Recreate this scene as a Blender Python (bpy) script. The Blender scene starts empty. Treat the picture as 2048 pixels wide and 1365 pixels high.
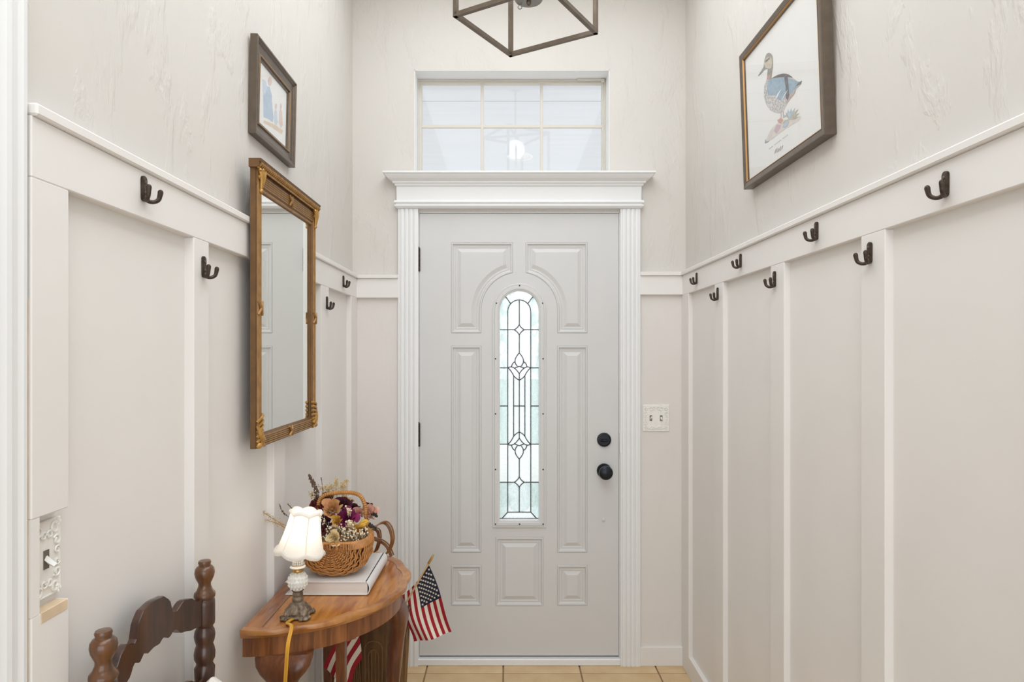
import bpy, bmesh, math, random
from mathutils import Vector, Matrix
random.seed(7)
R = math.radians
PI = math.pi
scene = bpy.context.scene
C = scene.collection

# ------------------------------------------------------------------ camera, light, exposure
LANTERN_W = 0.9; LAMP_W = 0.12
F, VX, VY, CZ = 1280.0, 1010.0, 707.0, 1.424      # focal length and principal point for a 2048x1365 image
cam = bpy.data.cameras.new('camera'); cam_o = bpy.data.objects.new('camera', cam); C.objects.link(cam_o)
cam.sensor_width = 36.0; cam.lens = 36.0 * F / 2048.0
cam.shift_x = (1024 - VX) / 2048.0; cam.shift_y = (VY - 682.5) / 2048.0
cam.clip_start = 0.02
cam_o.location = (0, 0, CZ); cam_o.rotation_euler = (R(90), 0, 0)
scene.camera = cam_o

world = bpy.data.worlds.new('World'); scene.world = world; world.use_nodes = True
bg = world.node_tree.nodes['Background']
bg.inputs[0].default_value = (0.975, 0.985, 1.0, 1); bg.inputs[1].default_value = 1.2

def area(name, loc, rot, sx, sy, power, col):
    l = bpy.data.lights.new(name, 'AREA'); l.shape = 'RECTANGLE'; l.size = sx; l.size_y = sy
    l.energy = power; l.color = col
    o = bpy.data.objects.new(name, l); C.objects.link(o); o.location = loc; o.rotation_euler = rot
    return o
area('room_fill_rear', (0.1, -2.3, 1.25), (R(90), 0, 0), 3.6, 2.3, 35, (0.89, 0.95, 1.0))  # added soft fill behind the camera, no window stands there
area('room_fill_top', (0.05, -0.9, 3.12), (0, 0, 0), 1.6, 1.6, 9, (0.93, 0.975, 1.0))  # overhead fill added behind the camera, not a real fixture
area('hall_fill_top', (0.065, 1.20, 3.13), (0, 0, 0), 1.2, 2.8, 19, (0.90, 0.955, 1.0))  # broad fill added under the hall ceiling to even the walls, no fixture

scene.view_settings.view_transform = 'Standard'; scene.view_settings.look = 'None'
scene.view_settings.gamma = 1.0; scene.view_settings.use_curve_mapping = False
scene.view_settings.exposure = 0.66

# ------------------------------------------------------------------ helpers
def at(px, py, Y):
    return Vector(((px - VX) * Y / F, Y, CZ - (py - VY) * Y / F))
def lin(c):
    return tuple(((v / 255) / 12.92 if v / 255 <= 0.04045 else ((v / 255 + 0.055) / 1.055) ** 2.4) for v in c)

def wloc(o):
    v = Vector((0, 0, 0))
    while o is not None:
        v += o.location; o = o.parent
    return v

class MB:
    def __init__(self):
        self.v = []; self.f = []; self.m = []; self.cur = 0
    def add(self, vs, fs):
        b = len(self.v); self.v += [Vector(p) for p in vs]
        for f in fs: self.f.append([b + i for i in f]); self.m.append(self.cur)
        return self
    def box(self, x0, x1, y0, y1, z0, z1, bev=0):
        if bev:
            b = bev
            bm = bmesh.new()
            vs = [bm.verts.new((x, y, z)) for x in (x0, x1) for y in (y0, y1) for z in (z0, z1)]
            for q in ((0, 1, 3, 2), (4, 6, 7, 5), (0, 4, 5, 1), (2, 3, 7, 6), (0, 2, 6, 4), (1, 5, 7, 3)):
                bm.faces.new([vs[i] for i in q])
            bmesh.ops.bevel(bm, geom=bm.edges[:], offset=b, segments=1, affect='EDGES')
            bm.verts.index_update()
            self.add([v.co.copy() for v in bm.verts], [[v.index for v in f.verts] for f in bm.faces]); bm.free()
            return self
        vs = [(x, y, z) for x in (x0, x1) for y in (y0, y1) for z in (z0, z1)]
        return self.add(vs, [(0, 1, 3, 2), (4, 6, 7, 5), (0, 4, 5, 1), (2, 3, 7, 6), (0, 2, 6, 4), (1, 5, 7, 3)])
    def tube(self, pts, r, n=6, closed=False, sx=1.0):
        pts = [Vector(p) for p in pts]; k = len(pts)
        rs = r if isinstance(r, (list, tuple)) else [r] * k
        tang = []
        for i in range(k):
            if closed: t = pts[(i + 1) % k] - pts[i - 1]
            else: t = pts[min(i + 1, k - 1)] - pts[max(i - 1, 0)]
            tang.append(t.normalized() if t.length > 1e-9 else Vector((0, 0, 1)))
        up = Vector((0, 0, 1)) if abs(tang[0].z) < 0.9 else Vector((1, 0, 0))
        nrm = (up - tang[0] * up.dot(tang[0])).normalized()
        vs = []
        for i in range(k):
            nrm = nrm - tang[i] * nrm.dot(tang[i])
            nrm = nrm.normalized() if nrm.length > 1e-6 else tang[i].orthogonal().normalized()
            bi = tang[i].cross(nrm)
            for j in range(n):
                a = 2 * PI * j / n
                vs.append(pts[i] + (nrm * math.cos(a) * sx + bi * math.sin(a)) * rs[i])
        fs = []
        for i in range(k if closed else k - 1):
            for j in range(n):
                a = i * n + j; b = i * n + (j + 1) % n; c = ((i + 1) % k) * n + (j + 1) % n; d = ((i + 1) % k) * n + j
                fs.append((a, b, c, d))
        if not closed:
            fs.append(tuple(range(n))[::-1]); fs.append(tuple((k - 1) * n + j for j in range(n)))
        return self.add(vs, fs)
    def lathe(self, prof, n=16, o=(0, 0, 0), M=None, mod=None):
        vs = []; o = Vector(o)
        for (r, z) in prof:
            for j in range(n):
                a = 2 * PI * j / n
                rr = r * (mod(a, z) if mod else 1)
                p = Vector((rr * math.cos(a), rr * math.sin(a), z))
                vs.append(o + (M @ p if M else p))
        k = len(prof); fs = []
        for i in range(k - 1):
            for j in range(n):
                fs.append((i * n + j, i * n + (j + 1) % n, (i + 1) * n + (j + 1) % n, (i + 1) * n + j))
        if prof[0][0] > 1e-5: fs.append(tuple(range(n))[::-1])
        if prof[-1][0] > 1e-5: fs.append(tuple((k - 1) * n + j for j in range(n)))
        return self.add(vs, fs)
    def ball(self, c, r, n=8, m=5, sc=(1, 1, 1)):
        c = Vector(c); vs = []; fs = []
        for i in range(m + 1):
            t = PI * i / m
            for j in range(n):
                a = 2 * PI * j / n
                vs.append(c + Vector((r * sc[0] * math.sin(t) * math.cos(a), r * sc[1] * math.sin(t) * math.sin(a), r * sc[2] * math.cos(t))))
        for i in range(m):
            for j in range(n):
                fs.append((i * n + j, (i + 1) * n + j, (i + 1) * n + (j + 1) % n, i * n + (j + 1) % n))
        return self.add(vs, fs)
    def rings(self, loops, closed=True, cap0=False, cap1=False):
        n = len(loops[0]); vs = [p for l in loops for p in l]; fs = []
        for i in range(len(loops) - 1):
            for j in range(n if closed else n - 1):
                fs.append((i * n + j, i * n + (j + 1) % n, (i + 1) * n + (j + 1) % n, (i + 1) * n + j))
        if cap0: fs.append(tuple(range(n))[::-1])
        if cap1: fs.append(tuple((len(loops) - 1) * n + j for j in range(n)))
        return self.add(vs, fs)
    def prism(self, poly3, ext):
        ext = Vector(ext); a = [Vector(p) for p in poly3]; b = [p + ext for p in a]
        return self.rings([a, b], cap0=True, cap1=True)
    def grid(self, fn, nu, nv, mfn=None, thick=0):
        base = len(self.v)
        for i in range(nu + 1):
            for j in range(nv + 1):
                self.v.append(Vector(fn(i / nu, j / nv)))
        for i in range(nu):
            for j in range(nv):
                a = base + i * (nv + 1) + j
                self.f.append([a, a + 1, a + nv + 2, a + nv + 1]); self.m.append(mfn((i + .5) / nu, (j + .5) / nv) if mfn else self.cur)
        return self
    def build(self, name, mat, parent=None, smooth=False, kind=None, label=None, solid=0, weld=False):
        off = wloc(parent) if parent is not None else Vector((0, 0, 0))
        me = bpy.data.meshes.new(name)
        me.from_pydata([tuple(p - off) for p in self.v], [], self.f)
        mats = mat if isinstance(mat, (list, tuple)) else [mat]
        for m in mats: me.materials.append(M[m] if isinstance(m, str) else m)
        if len(mats) > 1: me.polygons.foreach_set('material_index', self.m)
        bm = bmesh.new(); bm.from_mesh(me)
        if weld: bmesh.ops.remove_doubles(bm, verts=bm.verts[:], dist=1e-5)
        bmesh.ops.recalc_face_normals(bm, faces=bm.faces[:]); bm.to_mesh(me); bm.free()
        if smooth:
            me.polygons.foreach_set('use_smooth', [True] * len(me.polygons))
            try: me.set_sharp_from_angle(angle=R(40 if smooth is True else smooth))
            except Exception: pass
        me.update()
        o = bpy.data.objects.new(name, me); C.objects.link(o)
        if parent is not None: o.parent = parent
        if solid:
            s = o.modifiers.new('s', 'SOLIDIFY'); s.thickness = solid; s.offset = 0
        if kind: o['kind'] = kind
        if label: o['label'] = label
        return o

def thing(name, loc, label=None, cat=None, group=None, kind=None):
    o = bpy.data.objects.new(name, None); C.objects.link(o); o.location = loc; o.empty_display_size = 0.05
    if label: o['label'] = label
    if cat: o['category'] = cat
    if group: o['group'] = group
    if kind: o['kind'] = kind
    return o
def tag(o, label, cat, group=None):
    o['label'] = label; o['category'] = cat
    if group: o['group'] = group
    return o
def copy_tree(o, parent=None):
    c = o.copy(); C.objects.link(c); c.parent = parent
    for ch in list(o.children): copy_tree(ch, c)
    return c

def ccw(p):
    s = sum(p[i][0] * p[(i + 1) % len(p)][1] - p[(i + 1) % len(p)][0] * p[i][1] for i in range(len(p)))
    return list(p) if s > 0 else list(p)[::-1]
def inset(poly, d):
    n = len(poly); out = []
    for i in range(n):
        a = Vector(poly[i - 1][:2]); b = Vector(poly[i][:2]); c = Vector(poly[(i + 1) % n][:2])
        e1 = (b - a).normalized(); e2 = (c - b).normalized()
        n1 = Vector((-e1.y, e1.x)); n2 = Vector((-e2.y, e2.x))
        m = n1 + n2; l = m.length_squared
        m = m * (2 / l) if l > 1e-6 else n1
        out.append((b.x + m.x * d, b.y + m.y * d))
    return out
def arc(cx, cy, r, a0, a1, n):
    return [(cx + r * math.cos(R(a0 + (a1 - a0) * i / n)), cy + r * math.sin(R(a0 + (a1 - a0) * i / n))) for i in range(n + 1)]
def bez(p0, p1, p2, p3, n=10):
    out = []
    for i in range(n + 1):
        t = i / n; s = 1 - t
        out.append(tuple(s * s * s * a + 3 * s * s * t * b + 3 * s * t * t * c + t * t * t * d for a, b, c, d in zip(p0, p1, p2, p3)))
    return out
def catmull(pts, n=8):
    pts = [Vector(p) for p in pts]; out = []
    for i in range(len(pts) - 1):
        p0 = pts[max(i - 1, 0)]; p1 = pts[i]; p2 = pts[i + 1]; p3 = pts[min(i + 2, len(pts) - 1)]
        for k in range(n):
            t = k / n
            out.append(0.5 * ((2 * p1) + (p2 - p0) * t + (2 * p0 - 5 * p1 + 4 * p2 - p3) * t * t + (3 * p1 - p0 - 3 * p2 + p3) * t ** 3))
    out.append(pts[-1]); return out
class Frame:
    def __init__(s, O, U, V, N): s.O = Vector(O); s.U = Vector(U); s.V = Vector(V); s.N = Vector(N)
    def __call__(s, u, v, w=0): return s.O + s.U * u + s.V * v + s.N * w
    def ray(s, px, py, w=0):      # where the sight line of a photo pixel meets the plane w above this frame
        d = Vector((px - VX, F, VY - py)); o = Vector((0, 0, CZ)); P = s.O + s.N * w
        t = (P - o).dot(s.N) / d.dot(s.N); q = o + d * t - s.O
        return (q.dot(s.U), q.dot(s.V))
def ringprof(mb, fr, poly, prof, cap=False):
    poly = ccw(poly)
    mb.rings([[fr(x, y, w) for x, y in inset(poly, d)] for d, w in prof], cap1=cap)
def rect(x0, x1, y0, y1): return [(x0, y0), (x1, y0), (x1, y1), (x0, y1)]
def holed(mb, fr, outer, holes, w=0):
    bm = bmesh.new()
    for lp in [outer] + holes:
        vs = [bm.verts.new((p[0], p[1], 0)) for p in lp]
        for i in range(len(vs)): bm.edges.new((vs[i], vs[(i + 1) % len(vs)]))
    bmesh.ops.triangle_fill(bm, use_beauty=True, use_dissolve=False, edges=bm.edges[:])
    bm.verts.index_update()
    mb.add([fr(v.co.x, v.co.y, w) for v in bm.verts], [[v.index for v in f.verts] for f in bm.faces]); bm.free()

# ------------------------------------------------------------------ materials
M = {}
def nodes(name):
    m = bpy.data.materials.new(name); m.use_nodes = True; M[name] = m
    nt = m.node_tree; return m, nt, nt.nodes['Principled BSDF']
def mat(name, rgb, rough=0.5, metal=0.0, var=0.0, vscale=8.0, bump=0.0, bscale=40.0, stretch=None, coat=0.0, spec=None, bdetail=4, rgb2=None, lo=0.35, hi=0.65):
    m, nt, b = nodes(name)
    N, L = nt.nodes, nt.links
    b.inputs['Roughness'].default_value = rough; b.inputs['Metallic'].default_value = metal
    b.inputs['Coat Weight'].default_value = coat; b.inputs['Coat Roughness'].default_value = 0.12
    if spec is not None: b.inputs['Specular IOR Level'].default_value = spec
    c = lin(rgb)
    tc = N.new('ShaderNodeTexCoord'); mp = N.new('ShaderNodeMapping'); L.new(tc.outputs['Object'], mp.inputs[0])
    if stretch: mp.inputs['Scale'].default_value = stretch
    nz = N.new('ShaderNodeTexNoise'); nz.inputs['Scale'].default_value = vscale; nz.inputs['Detail'].default_value = 5
    L.new(mp.outputs[0], nz.inputs['Vector'])
    cr = N.new('ShaderNodeValToRGB')
    c2 = lin(rgb2) if rgb2 else tuple(min(1, v * (1 + var)) for v in c)
    c1 = c if rgb2 else tuple(v * (1 - var) for v in c)
    cr.color_ramp.elements[0].position = lo; cr.color_ramp.elements[1].position = hi
    cr.color_ramp.elements[0].color = (*c1, 1); cr.color_ramp.elements[1].color = (*c2, 1)
    L.new(nz.outputs[0], cr.inputs[0]); L.new(cr.outputs[0], b.inputs['Base Color'])
    if bump:
        n2 = N.new('ShaderNodeTexNoise'); n2.inputs['Scale'].default_value = bscale; n2.inputs['Detail'].default_value = bdetail
        L.new(mp.outputs[0], n2.inputs['Vector'])
        bp = N.new('ShaderNodeBump'); bp.inputs['Strength'].default_value = bump; bp.inputs['Distance'].default_value = 0.004
        L.new(n2.outputs[0], bp.inputs['Height']); L.new(bp.outputs[0], b.inputs['Normal'])
    return m
def wood(name, dark, light, scale=14, stretch=(6, 0.7, 6), rough=0.3, coat=0.3, dist=5.0):
    m, nt, b = nodes(name); N, L = nt.nodes, nt.links
    b.inputs['Roughness'].default_value = rough; b.inputs['Coat Weight'].default_value = coat; b.inputs['Coat Roughness'].default_value = 0.15
    tc = N.new('ShaderNodeTexCoord'); mp = N.new('ShaderNodeMapping'); mp.inputs['Scale'].default_value = stretch
    L.new(tc.outputs['Object'], mp.inputs[0])
    nz = N.new('ShaderNodeTexNoise'); nz.inputs['Scale'].default_value = scale; nz.inputs['Detail'].default_value = 8; nz.inputs['Distortion'].default_value = 0.6
    L.new(mp.outputs[0], nz.inputs['Vector'])
    nb = N.new('ShaderNodeTexNoise'); nb.inputs['Scale'].default_value = scale * .25; nb.inputs['Detail'].default_value = 3; nb.inputs['Distortion'].default_value = dist * .2
    L.new(mp.outputs[0], nb.inputs['Vector'])
    mx = N.new('ShaderNodeMath'); mx.operation = 'ADD'; L.new(nz.outputs[0], mx.inputs[0]); L.new(nb.outputs[0], mx.inputs[1])
    cr = N.new('ShaderNodeValToRGB'); cr.color_ramp.elements[0].position = .38; cr.color_ramp.elements[1].position = .62
    cr.color_ramp.elements[0].color = (*lin(dark), 1); cr.color_ramp.elements[1].color = (*lin(light), 1)
    hf = N.new('ShaderNodeMath'); hf.operation = 'MULTIPLY'; hf.inputs[1].default_value = .5
    L.new(mx.outputs[0], hf.inputs[0]); L.new(hf.outputs[0], cr.inputs[0]); L.new(cr.outputs[0], b.inputs['Base Color'])
    return m
def plaster(name, rgb, strength):
    m = mat(name, rgb, 0.75, var=0.012, vscale=3)
    nt = m.node_tree; N, L = nt.nodes, nt.links; b = N['Principled BSDF']
    tc = N.new('ShaderNodeTexCoord'); mp = N.new('ShaderNodeMapping'); mp.inputs['Scale'].default_value = (1, 1, .42); mp.inputs['Rotation'].default_value = (.35, 0, 0); L.new(tc.outputs['Object'], mp.inputs[0])
    n1 = N.new('ShaderNodeTexNoise'); n1.inputs['Scale'].default_value = 9.0; n1.inputs['Detail'].default_value = 6; n1.inputs['Distortion'].default_value = .35; n1.inputs['Roughness'].default_value = .6
    L.new(mp.outputs[0], n1.inputs['Vector'])
    cr = N.new('ShaderNodeValToRGB'); cr.color_ramp.elements[0].position = .53; cr.color_ramp.elements[1].position = .62
    L.new(n1.outputs[0], cr.inputs[0])
    n2 = N.new('ShaderNodeTexNoise'); n2.inputs['Scale'].default_value = 60; n2.inputs['Detail'].default_value = 3; L.new(mp.outputs[0], n2.inputs['Vector'])
    mm = N.new('ShaderNodeMath'); mm.operation = 'MULTIPLY_ADD'; mm.inputs[1].default_value = .25; L.new(n2.outputs[0], mm.inputs[0]); L.new(cr.outputs[0], mm.inputs[2])
    bp = N.new('ShaderNodeBump'); bp.inputs['Strength'].default_value = strength; bp.inputs['Distance'].default_value = 0.002
    L.new(mm.outputs[0], bp.inputs['Height']); L.new(bp.outputs[0], b.inputs['Normal'])
    return m
def glass(name, tint, trans, glossy, frost=0.0, rough=0.02, pattern=0.0):
    m = bpy.data.materials.new(name); m.use_nodes = True; M[name] = m
    nt = m.node_tree; N, L = nt.nodes, nt.links; N.remove(N['Principled BSDF']); out = N['Material Output']
    tr = N.new('ShaderNodeBsdfTransparent'); tr.inputs[0].default_value = (*tint, 1)
    gl = N.new('ShaderNodeBsdfGlossy'); gl.inputs['Roughness'].default_value = rough
    lw = N.new('ShaderNodeLayerWeight'); lw.inputs[0].default_value = .5
    pw = N.new('ShaderNodeMath'); pw.operation = 'POWER'; pw.inputs[1].default_value = 5.0; L.new(lw.outputs['Facing'], pw.inputs[0])
    fr = N.new('ShaderNodeMath'); fr.operation = 'MULTIPLY_ADD'; fr.inputs[1].default_value = .95; fr.inputs[2].default_value = .05; L.new(pw.outputs[0], fr.inputs[0])
    cur = tr.outputs[0]
    if frost:
        tl = N.new('ShaderNodeBsdfTranslucent'); tl.inputs[0].default_value = (*tint, 1)
        mx = N.new('ShaderNodeMixShader'); mx.inputs[0].default_value = frost
        L.new(cur, mx.inputs[1]); L.new(tl.outputs[0], mx.inputs[2]); cur = mx.outputs[0]
        if pattern:
            tc = N.new('ShaderNodeTexCoord'); mp = N.new('ShaderNodeMapping'); mp.inputs['Scale'].default_value = (1, 1, .45); L.new(tc.outputs['Object'], mp.inputs[0])
            nz = N.new('ShaderNodeTexNoise'); nz.inputs['Scale'].default_value = 30; nz.inputs['Detail'].default_value = 4; nz.inputs['Distortion'].default_value = 2.5
            L.new(mp.outputs[0], nz.inputs['Vector'])
            mr = N.new('ShaderNodeMapRange'); mr.inputs[1].default_value = .35; mr.inputs[2].default_value = .65; mr.inputs[3].default_value = frost - pattern; mr.inputs[4].default_value = frost + pattern
            L.new(nz.outputs[0], mr.inputs[0]); L.new(mr.outputs[0], mx.inputs[0])
            bp = N.new('ShaderNodeBump'); bp.inputs['Strength'].default_value = .5; bp.inputs['Distance'].default_value = .002
            L.new(nz.outputs[0], bp.inputs['Height']); L.new(bp.outputs[0], tl.inputs['Normal']); L.new(bp.outputs[0], gl.inputs['Normal'])
    m2 = N.new('ShaderNodeMixShader'); sc = N.new('ShaderNodeMath'); sc.operation = 'MULTIPLY'; sc.inputs[1].default_value = glossy
    L.new(fr.outputs[0], sc.inputs[0]); L.new(sc.outputs[0], m2.inputs[0]); L.new(cur, m2.inputs[1]); L.new(gl.outputs[0], m2.inputs[2])
    L.new(m2.outputs[0], out.inputs[0]); return m
def cloth_translucent(name, rgb, mixf):
    m = bpy.data.materials.new(name); m.use_nodes = True; M[name] = m
    nt = m.node_tree; N, L = nt.nodes, nt.links; b = N['Principled BSDF']; out = N['Material Output']
    b.inputs['Base Color'].default_value = (*lin(rgb), 1); b.inputs['Roughness'].default_value = .8
    tl = N.new('ShaderNodeBsdfTranslucent'); tl.inputs[0].default_value = (*lin(rgb), 1)
    mx = N.new('ShaderNodeMixShader'); mx.inputs[0].default_value = mixf
    L.new(b.outputs[0], mx.inputs[1]); L.new(tl.outputs[0], mx.inputs[2]); L.new(mx.outputs[0], out.inputs[0]); return m
def emis(name, rgb, s):
    m, nt, b = nodes(name); b.inputs['Base Color'].default_value = (*lin(rgb), 1)
    b.inputs['Emission Color'].default_value = (*lin(rgb), 1); b.inputs['Emission Strength'].default_value = s; return m

plaster('wall_white', (216, 211, 205), 0.8)
mat('wainscot', (235, 231, 227), 0.5, var=.012, vscale=5, bump=.12, bscale=18)  # paint made lighter than the upper wall to offset weaker light low down
plaster('wainscot_plaster', (228, 222, 217), .35)
mat('trim_white', (237, 237, 237), 0.38, var=.008, vscale=6)
mat('door_paint', (213, 212, 211), 0.42, var=.01, vscale=5, bump=.03, bscale=30)
mat('ceiling_white', (240, 238, 234), .8, var=.01)
mat('grout', (160, 132, 100), .9, var=.08, vscale=60, bump=.2, bscale=150)
mat('tile', (206, 172, 126), .35, var=.10, vscale=9, bump=.06, bscale=25, rgb2=(222, 194, 152), lo=.3, hi=.7)
mat('bounce_pale', (224, 219, 212), .95, var=.03, vscale=60)  # pale colour picked to bounce light forward from the unseen floor
mat('raw_wood', (222, 198, 168), .7, var=.1, vscale=20)
mat('iron', (70, 58, 48), .45, metal=.55, var=.25, vscale=60, bump=.4, bscale=120)
mat('iron_screw', (112, 100, 88), .35, metal=.8, var=.1)
mat('black_metal', (38, 42, 48), .32, metal=.6, var=.05)
mat('hinge_metal', (70, 64, 58), .4, metal=.8, var=.1, vscale=40)
mat('screw_dark', (60, 60, 62), .5, metal=.5)
mat('came', (78, 80, 80), .45, metal=.6)
mat('lantern_metal', (112, 100, 88), .38, metal=.75, var=.12, vscale=30)
mat('disc_metal', (150, 146, 142), .35, metal=.8, var=.05)
mat('gold', (160, 120, 70), .42, metal=.3, var=.16, vscale=45, bump=.15, bscale=90)
mat('gold_bright', (184, 140, 74), .36, metal=.45, var=.2, vscale=60, bump=.2, bscale=120)
mat('gold_shaded', (110, 78, 44), .5, metal=.15, var=.12, vscale=30)  # darker gold, paints in shade on frame sides and between the reeds
mat('bronze_frame', (104, 92, 80), .33, metal=.45, var=.08, vscale=40)
mat('gold_lip', (176, 132, 76), .35, metal=.5)
mat('paper', (240, 239, 236), .8, var=.006)
mat('window_vinyl', (214, 208, 198), .45, var=.01)
mat('plate_white', (240, 237, 231), .35, var=.02, vscale=40)
mat('toggle', (232, 230, 226), .3)
mat('slot_dark', (110, 100, 88), .6)
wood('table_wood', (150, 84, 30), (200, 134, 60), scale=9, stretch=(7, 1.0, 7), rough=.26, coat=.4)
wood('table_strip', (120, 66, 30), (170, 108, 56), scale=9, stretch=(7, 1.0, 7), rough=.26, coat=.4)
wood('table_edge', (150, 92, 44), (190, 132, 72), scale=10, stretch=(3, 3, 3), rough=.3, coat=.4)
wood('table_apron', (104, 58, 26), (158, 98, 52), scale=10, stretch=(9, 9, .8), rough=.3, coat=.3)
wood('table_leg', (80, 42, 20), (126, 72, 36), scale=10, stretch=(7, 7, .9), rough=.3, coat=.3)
wood('chair_wood', (46, 25, 16), (80, 46, 30), scale=10, stretch=(6, 6, .8), rough=.28, coat=.4)
wood('chair_finial', (66, 38, 18), (106, 66, 34), scale=12, stretch=(6, 6, 1.4), rough=.28, coat=.4)
wood('carved_wood', (70, 46, 26), (112, 80, 46), scale=10, stretch=(5, 5, .9), rough=.4, coat=.1)
mat('carving_line', (124, 92, 56), .45, var=.15)
mat('rush', (170, 138, 92), .8, var=.12, vscale=40)
mat('cushion_white', (232, 226, 218), .9, var=.04, vscale=70, bump=.5, bscale=160)
mat('wicker', (190, 132, 74), .38, var=.2, vscale=55)
mat('wicker_dark', (138, 88, 42), .45, var=.18, vscale=40)
mat('cane', (182, 126, 66), .35, var=.15, vscale=60)
mat('book_cloth', (226, 222, 220), .6, var=.012, vscale=10)
mat('book_pages', (224, 217, 210), .85, var=.03, vscale=6, stretch=(2, 2, 220), bump=.15, bscale=4)
cloth_translucent('shade_cloth', (247, 244, 238), .45)
mat('shade_trim', (238, 230, 214), .8, var=.02)
mat('milk_glass', (238, 236, 230), .22, var=.01, coat=.5)
mat('antique_bronze', (92, 78, 64), .5, metal=.35, var=.4, vscale=70, bump=.7, bscale=110, rgb2=(150, 134, 114))
mat('brass', (188, 150, 84), .3, metal=.8)
mat('cord', (214, 156, 44), .25, var=.05, coat=.4)
mat('flag_red', (158, 22, 36), .85, var=.05, vscale=200)
mat('flag_white', (232, 222, 206), .85, var=.03, vscale=200)
mat('flag_blue', (24, 32, 52), .85, var=.08, vscale=200)
mat('stick', (206, 168, 124), .6, var=.06)
mat('petal_maroon', (92, 26, 32), .8, var=.25, vscale=60)
mat('petal_rust', (120, 48, 38), .8, var=.2, vscale=60)
mat('petal_plum', (84, 30, 48), .8, var=.25, vscale=60)
mat('petal_magenta', (128, 28, 82), .75, var=.3, vscale=60)
mat('petal_pink', (226, 178, 158), .8, var=.08, vscale=50)
mat('petal_peach', (222, 160, 118), .8, var=.14, vscale=50, rgb2=(198, 162, 104))
mat('petal_cream', (236, 214, 168), .8, var=.06, vscale=50)
mat('petal_yellow', (212, 166, 70), .8, var=.12, vscale=50)
mat('breath', (240, 226, 198), .85, var=.05)
mat('stem', (120, 100, 66), .8, var=.15)
mat('dry_tan', (206, 178, 128), .85, var=.15, vscale=90)
mat('dry_brown', (112, 90, 74), .85, var=.25, vscale=90)
mat('berry', (44, 38, 36), .4, var=.2)
mat('moss_shade', (112, 84, 56), .95, var=.4, vscale=80, bump=.8, bscale=120)  # moss stuffing, and the painted shade behind the basket weave
mat('ink_gray', (150, 148, 150), .9)
mat('porch_white', (228, 230, 234), .7, var=.02, vscale=3, stretch=(.6, 6, 1))
mat('porch_floor', (222, 223, 226), .8, var=.06, vscale=5)
mat('pale_ground', (190, 196, 192), .95, var=.06, vscale=8)  # this ground and the porch floor are lightened to bounce light upward
mat('leaf_green', (92, 128, 82), .8, var=.3, vscale=14)
mat('bulb_frost', (255, 240, 214), .4)
M['bulb_frost'].node_tree.nodes['Principled BSDF'].inputs['Emission Color'].default_value = (1, .86, .66, 1)
M['bulb_frost'].node_tree.nodes['Principled BSDF'].inputs['Emission Strength'].default_value = 1.0
m, nt, b = nodes('mirror_glass'); b.inputs['Base Color'].default_value = (.84, .85, .82, 1); b.inputs['Metallic'].default_value = 1; b.inputs['Roughness'].default_value = .015
glass('pane_clear', (.985, .985, .985), .9, .3)
glass('pane_art', (.96, .98, .98), .9, .35, frost=.55, pattern=.2)
glass('pane_ripple', (.86, .93, .92), .9, .5, frost=.38, pattern=.32)
glass('picture_glass', (.98, .98, .98), .9, 1.0)

# ------------------------------------------------------------------ key dimensions
WL, FL, CL = -0.697, -0.674, -0.666      # left wall surface, batten face, cap nose
WR, FR, CR = 0.826, 0.806, 0.797         # right wall
YB = 2.926                               # back wall surface
CEIL = 3.15
def yL(px, x=FL): return -x * F / (VX - px)
def yR(px, x=FR): return x * F / (px - VX)

# ------------------------------------------------------------------ floor
fl = MB(); fl.box(-2.6, 2.6, -2.6, YB + .12, -.06, -.006); floor = fl.build('floor', 'grout', kind='structure')
TP = 0.346; x0 = -0.354 - TP * 2
tmesh = {}
def tile(xa, xb, ya, yb):
    g = .0032
    key = (round(xb - xa, 4), round(yb - ya, 4))
    if key not in tmesh:
        t = MB(); t.box(-(xb - xa) / 2 + g, (xb - xa) / 2 - g, -(yb - ya) / 2 + g, (yb - ya) / 2 - g, -.006, 0, .0015)
        o = t.build('tile', 'tile'); tmesh[key] = o.data
    else:
        o = bpy.data.objects.new('tile', tmesh[key]); C.objects.link(o)
    o.parent = floor; o.location = ((xa + xb) / 2, (ya + yb) / 2, 0)
rows = [(YB, 2.848)] + [(2.848 - TP * i, 2.848 - TP * (i + 1)) for i in range(9)]
for (yb, ya) in rows:
    for i in range(6):
        xa = x0 + TP * i; xb = xa + TP
        lo, hi = max(xa, WL + .012), min(xb, WR - .012)
        if hi - lo > .02: tile(lo, hi, ya, yb)

m_ = MB(); m_.box(-2.6, 2.6, -2.6, -.26, -.006, .002); m_.build('floor_bounce', 'bounce_pale', kind='structure')  # pale sheet added over the unseen room floor to bounce light
# ------------------------------------------------------------------ side walls
def wall(name, x, side, y0, y1):
    m = MB(); m.box(min(x, x + side * .12), max(x, x + side * .12), y0, y1, 0, CEIL)
    return m.build(name, 'wall_white', kind='structure')
wl = wall('wall_left', WL, -1, 0.905, YB + .12)
wr = wall('wall_right', WR, 1, -0.6, YB + .12)
def panel(name, parent, x0, x1, y0, y1, z0, z1, mt='wainscot', bev=.0016):
    m = MB(); m.box(min(x0, x1), max(x0, x1), y0, y1, z0, z1, bev); return m.build(name, mt, parent)
# left wainscot
panel('wainscot_panel', wl, WL - .001, WL + .002, .905, YB, 0, 1.68, bev=0)
panel('rail_board', wl, WL, FL, .911, YB, 1.676, 1.764)
panel('rail_cap', wl, WL, CL, .911, YB, 1.764, 1.782, bev=.003)
panel('base_board', wl, WL, FL, .989, YB, 0, .09)
for a, b2 in ((388, 418), (548, 570), (643, 658), (702.5, None)):
    panel('batten', wl, WL, FL, yL(a), yL(b2) if b2 else YB, .09, 1.676)
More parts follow.
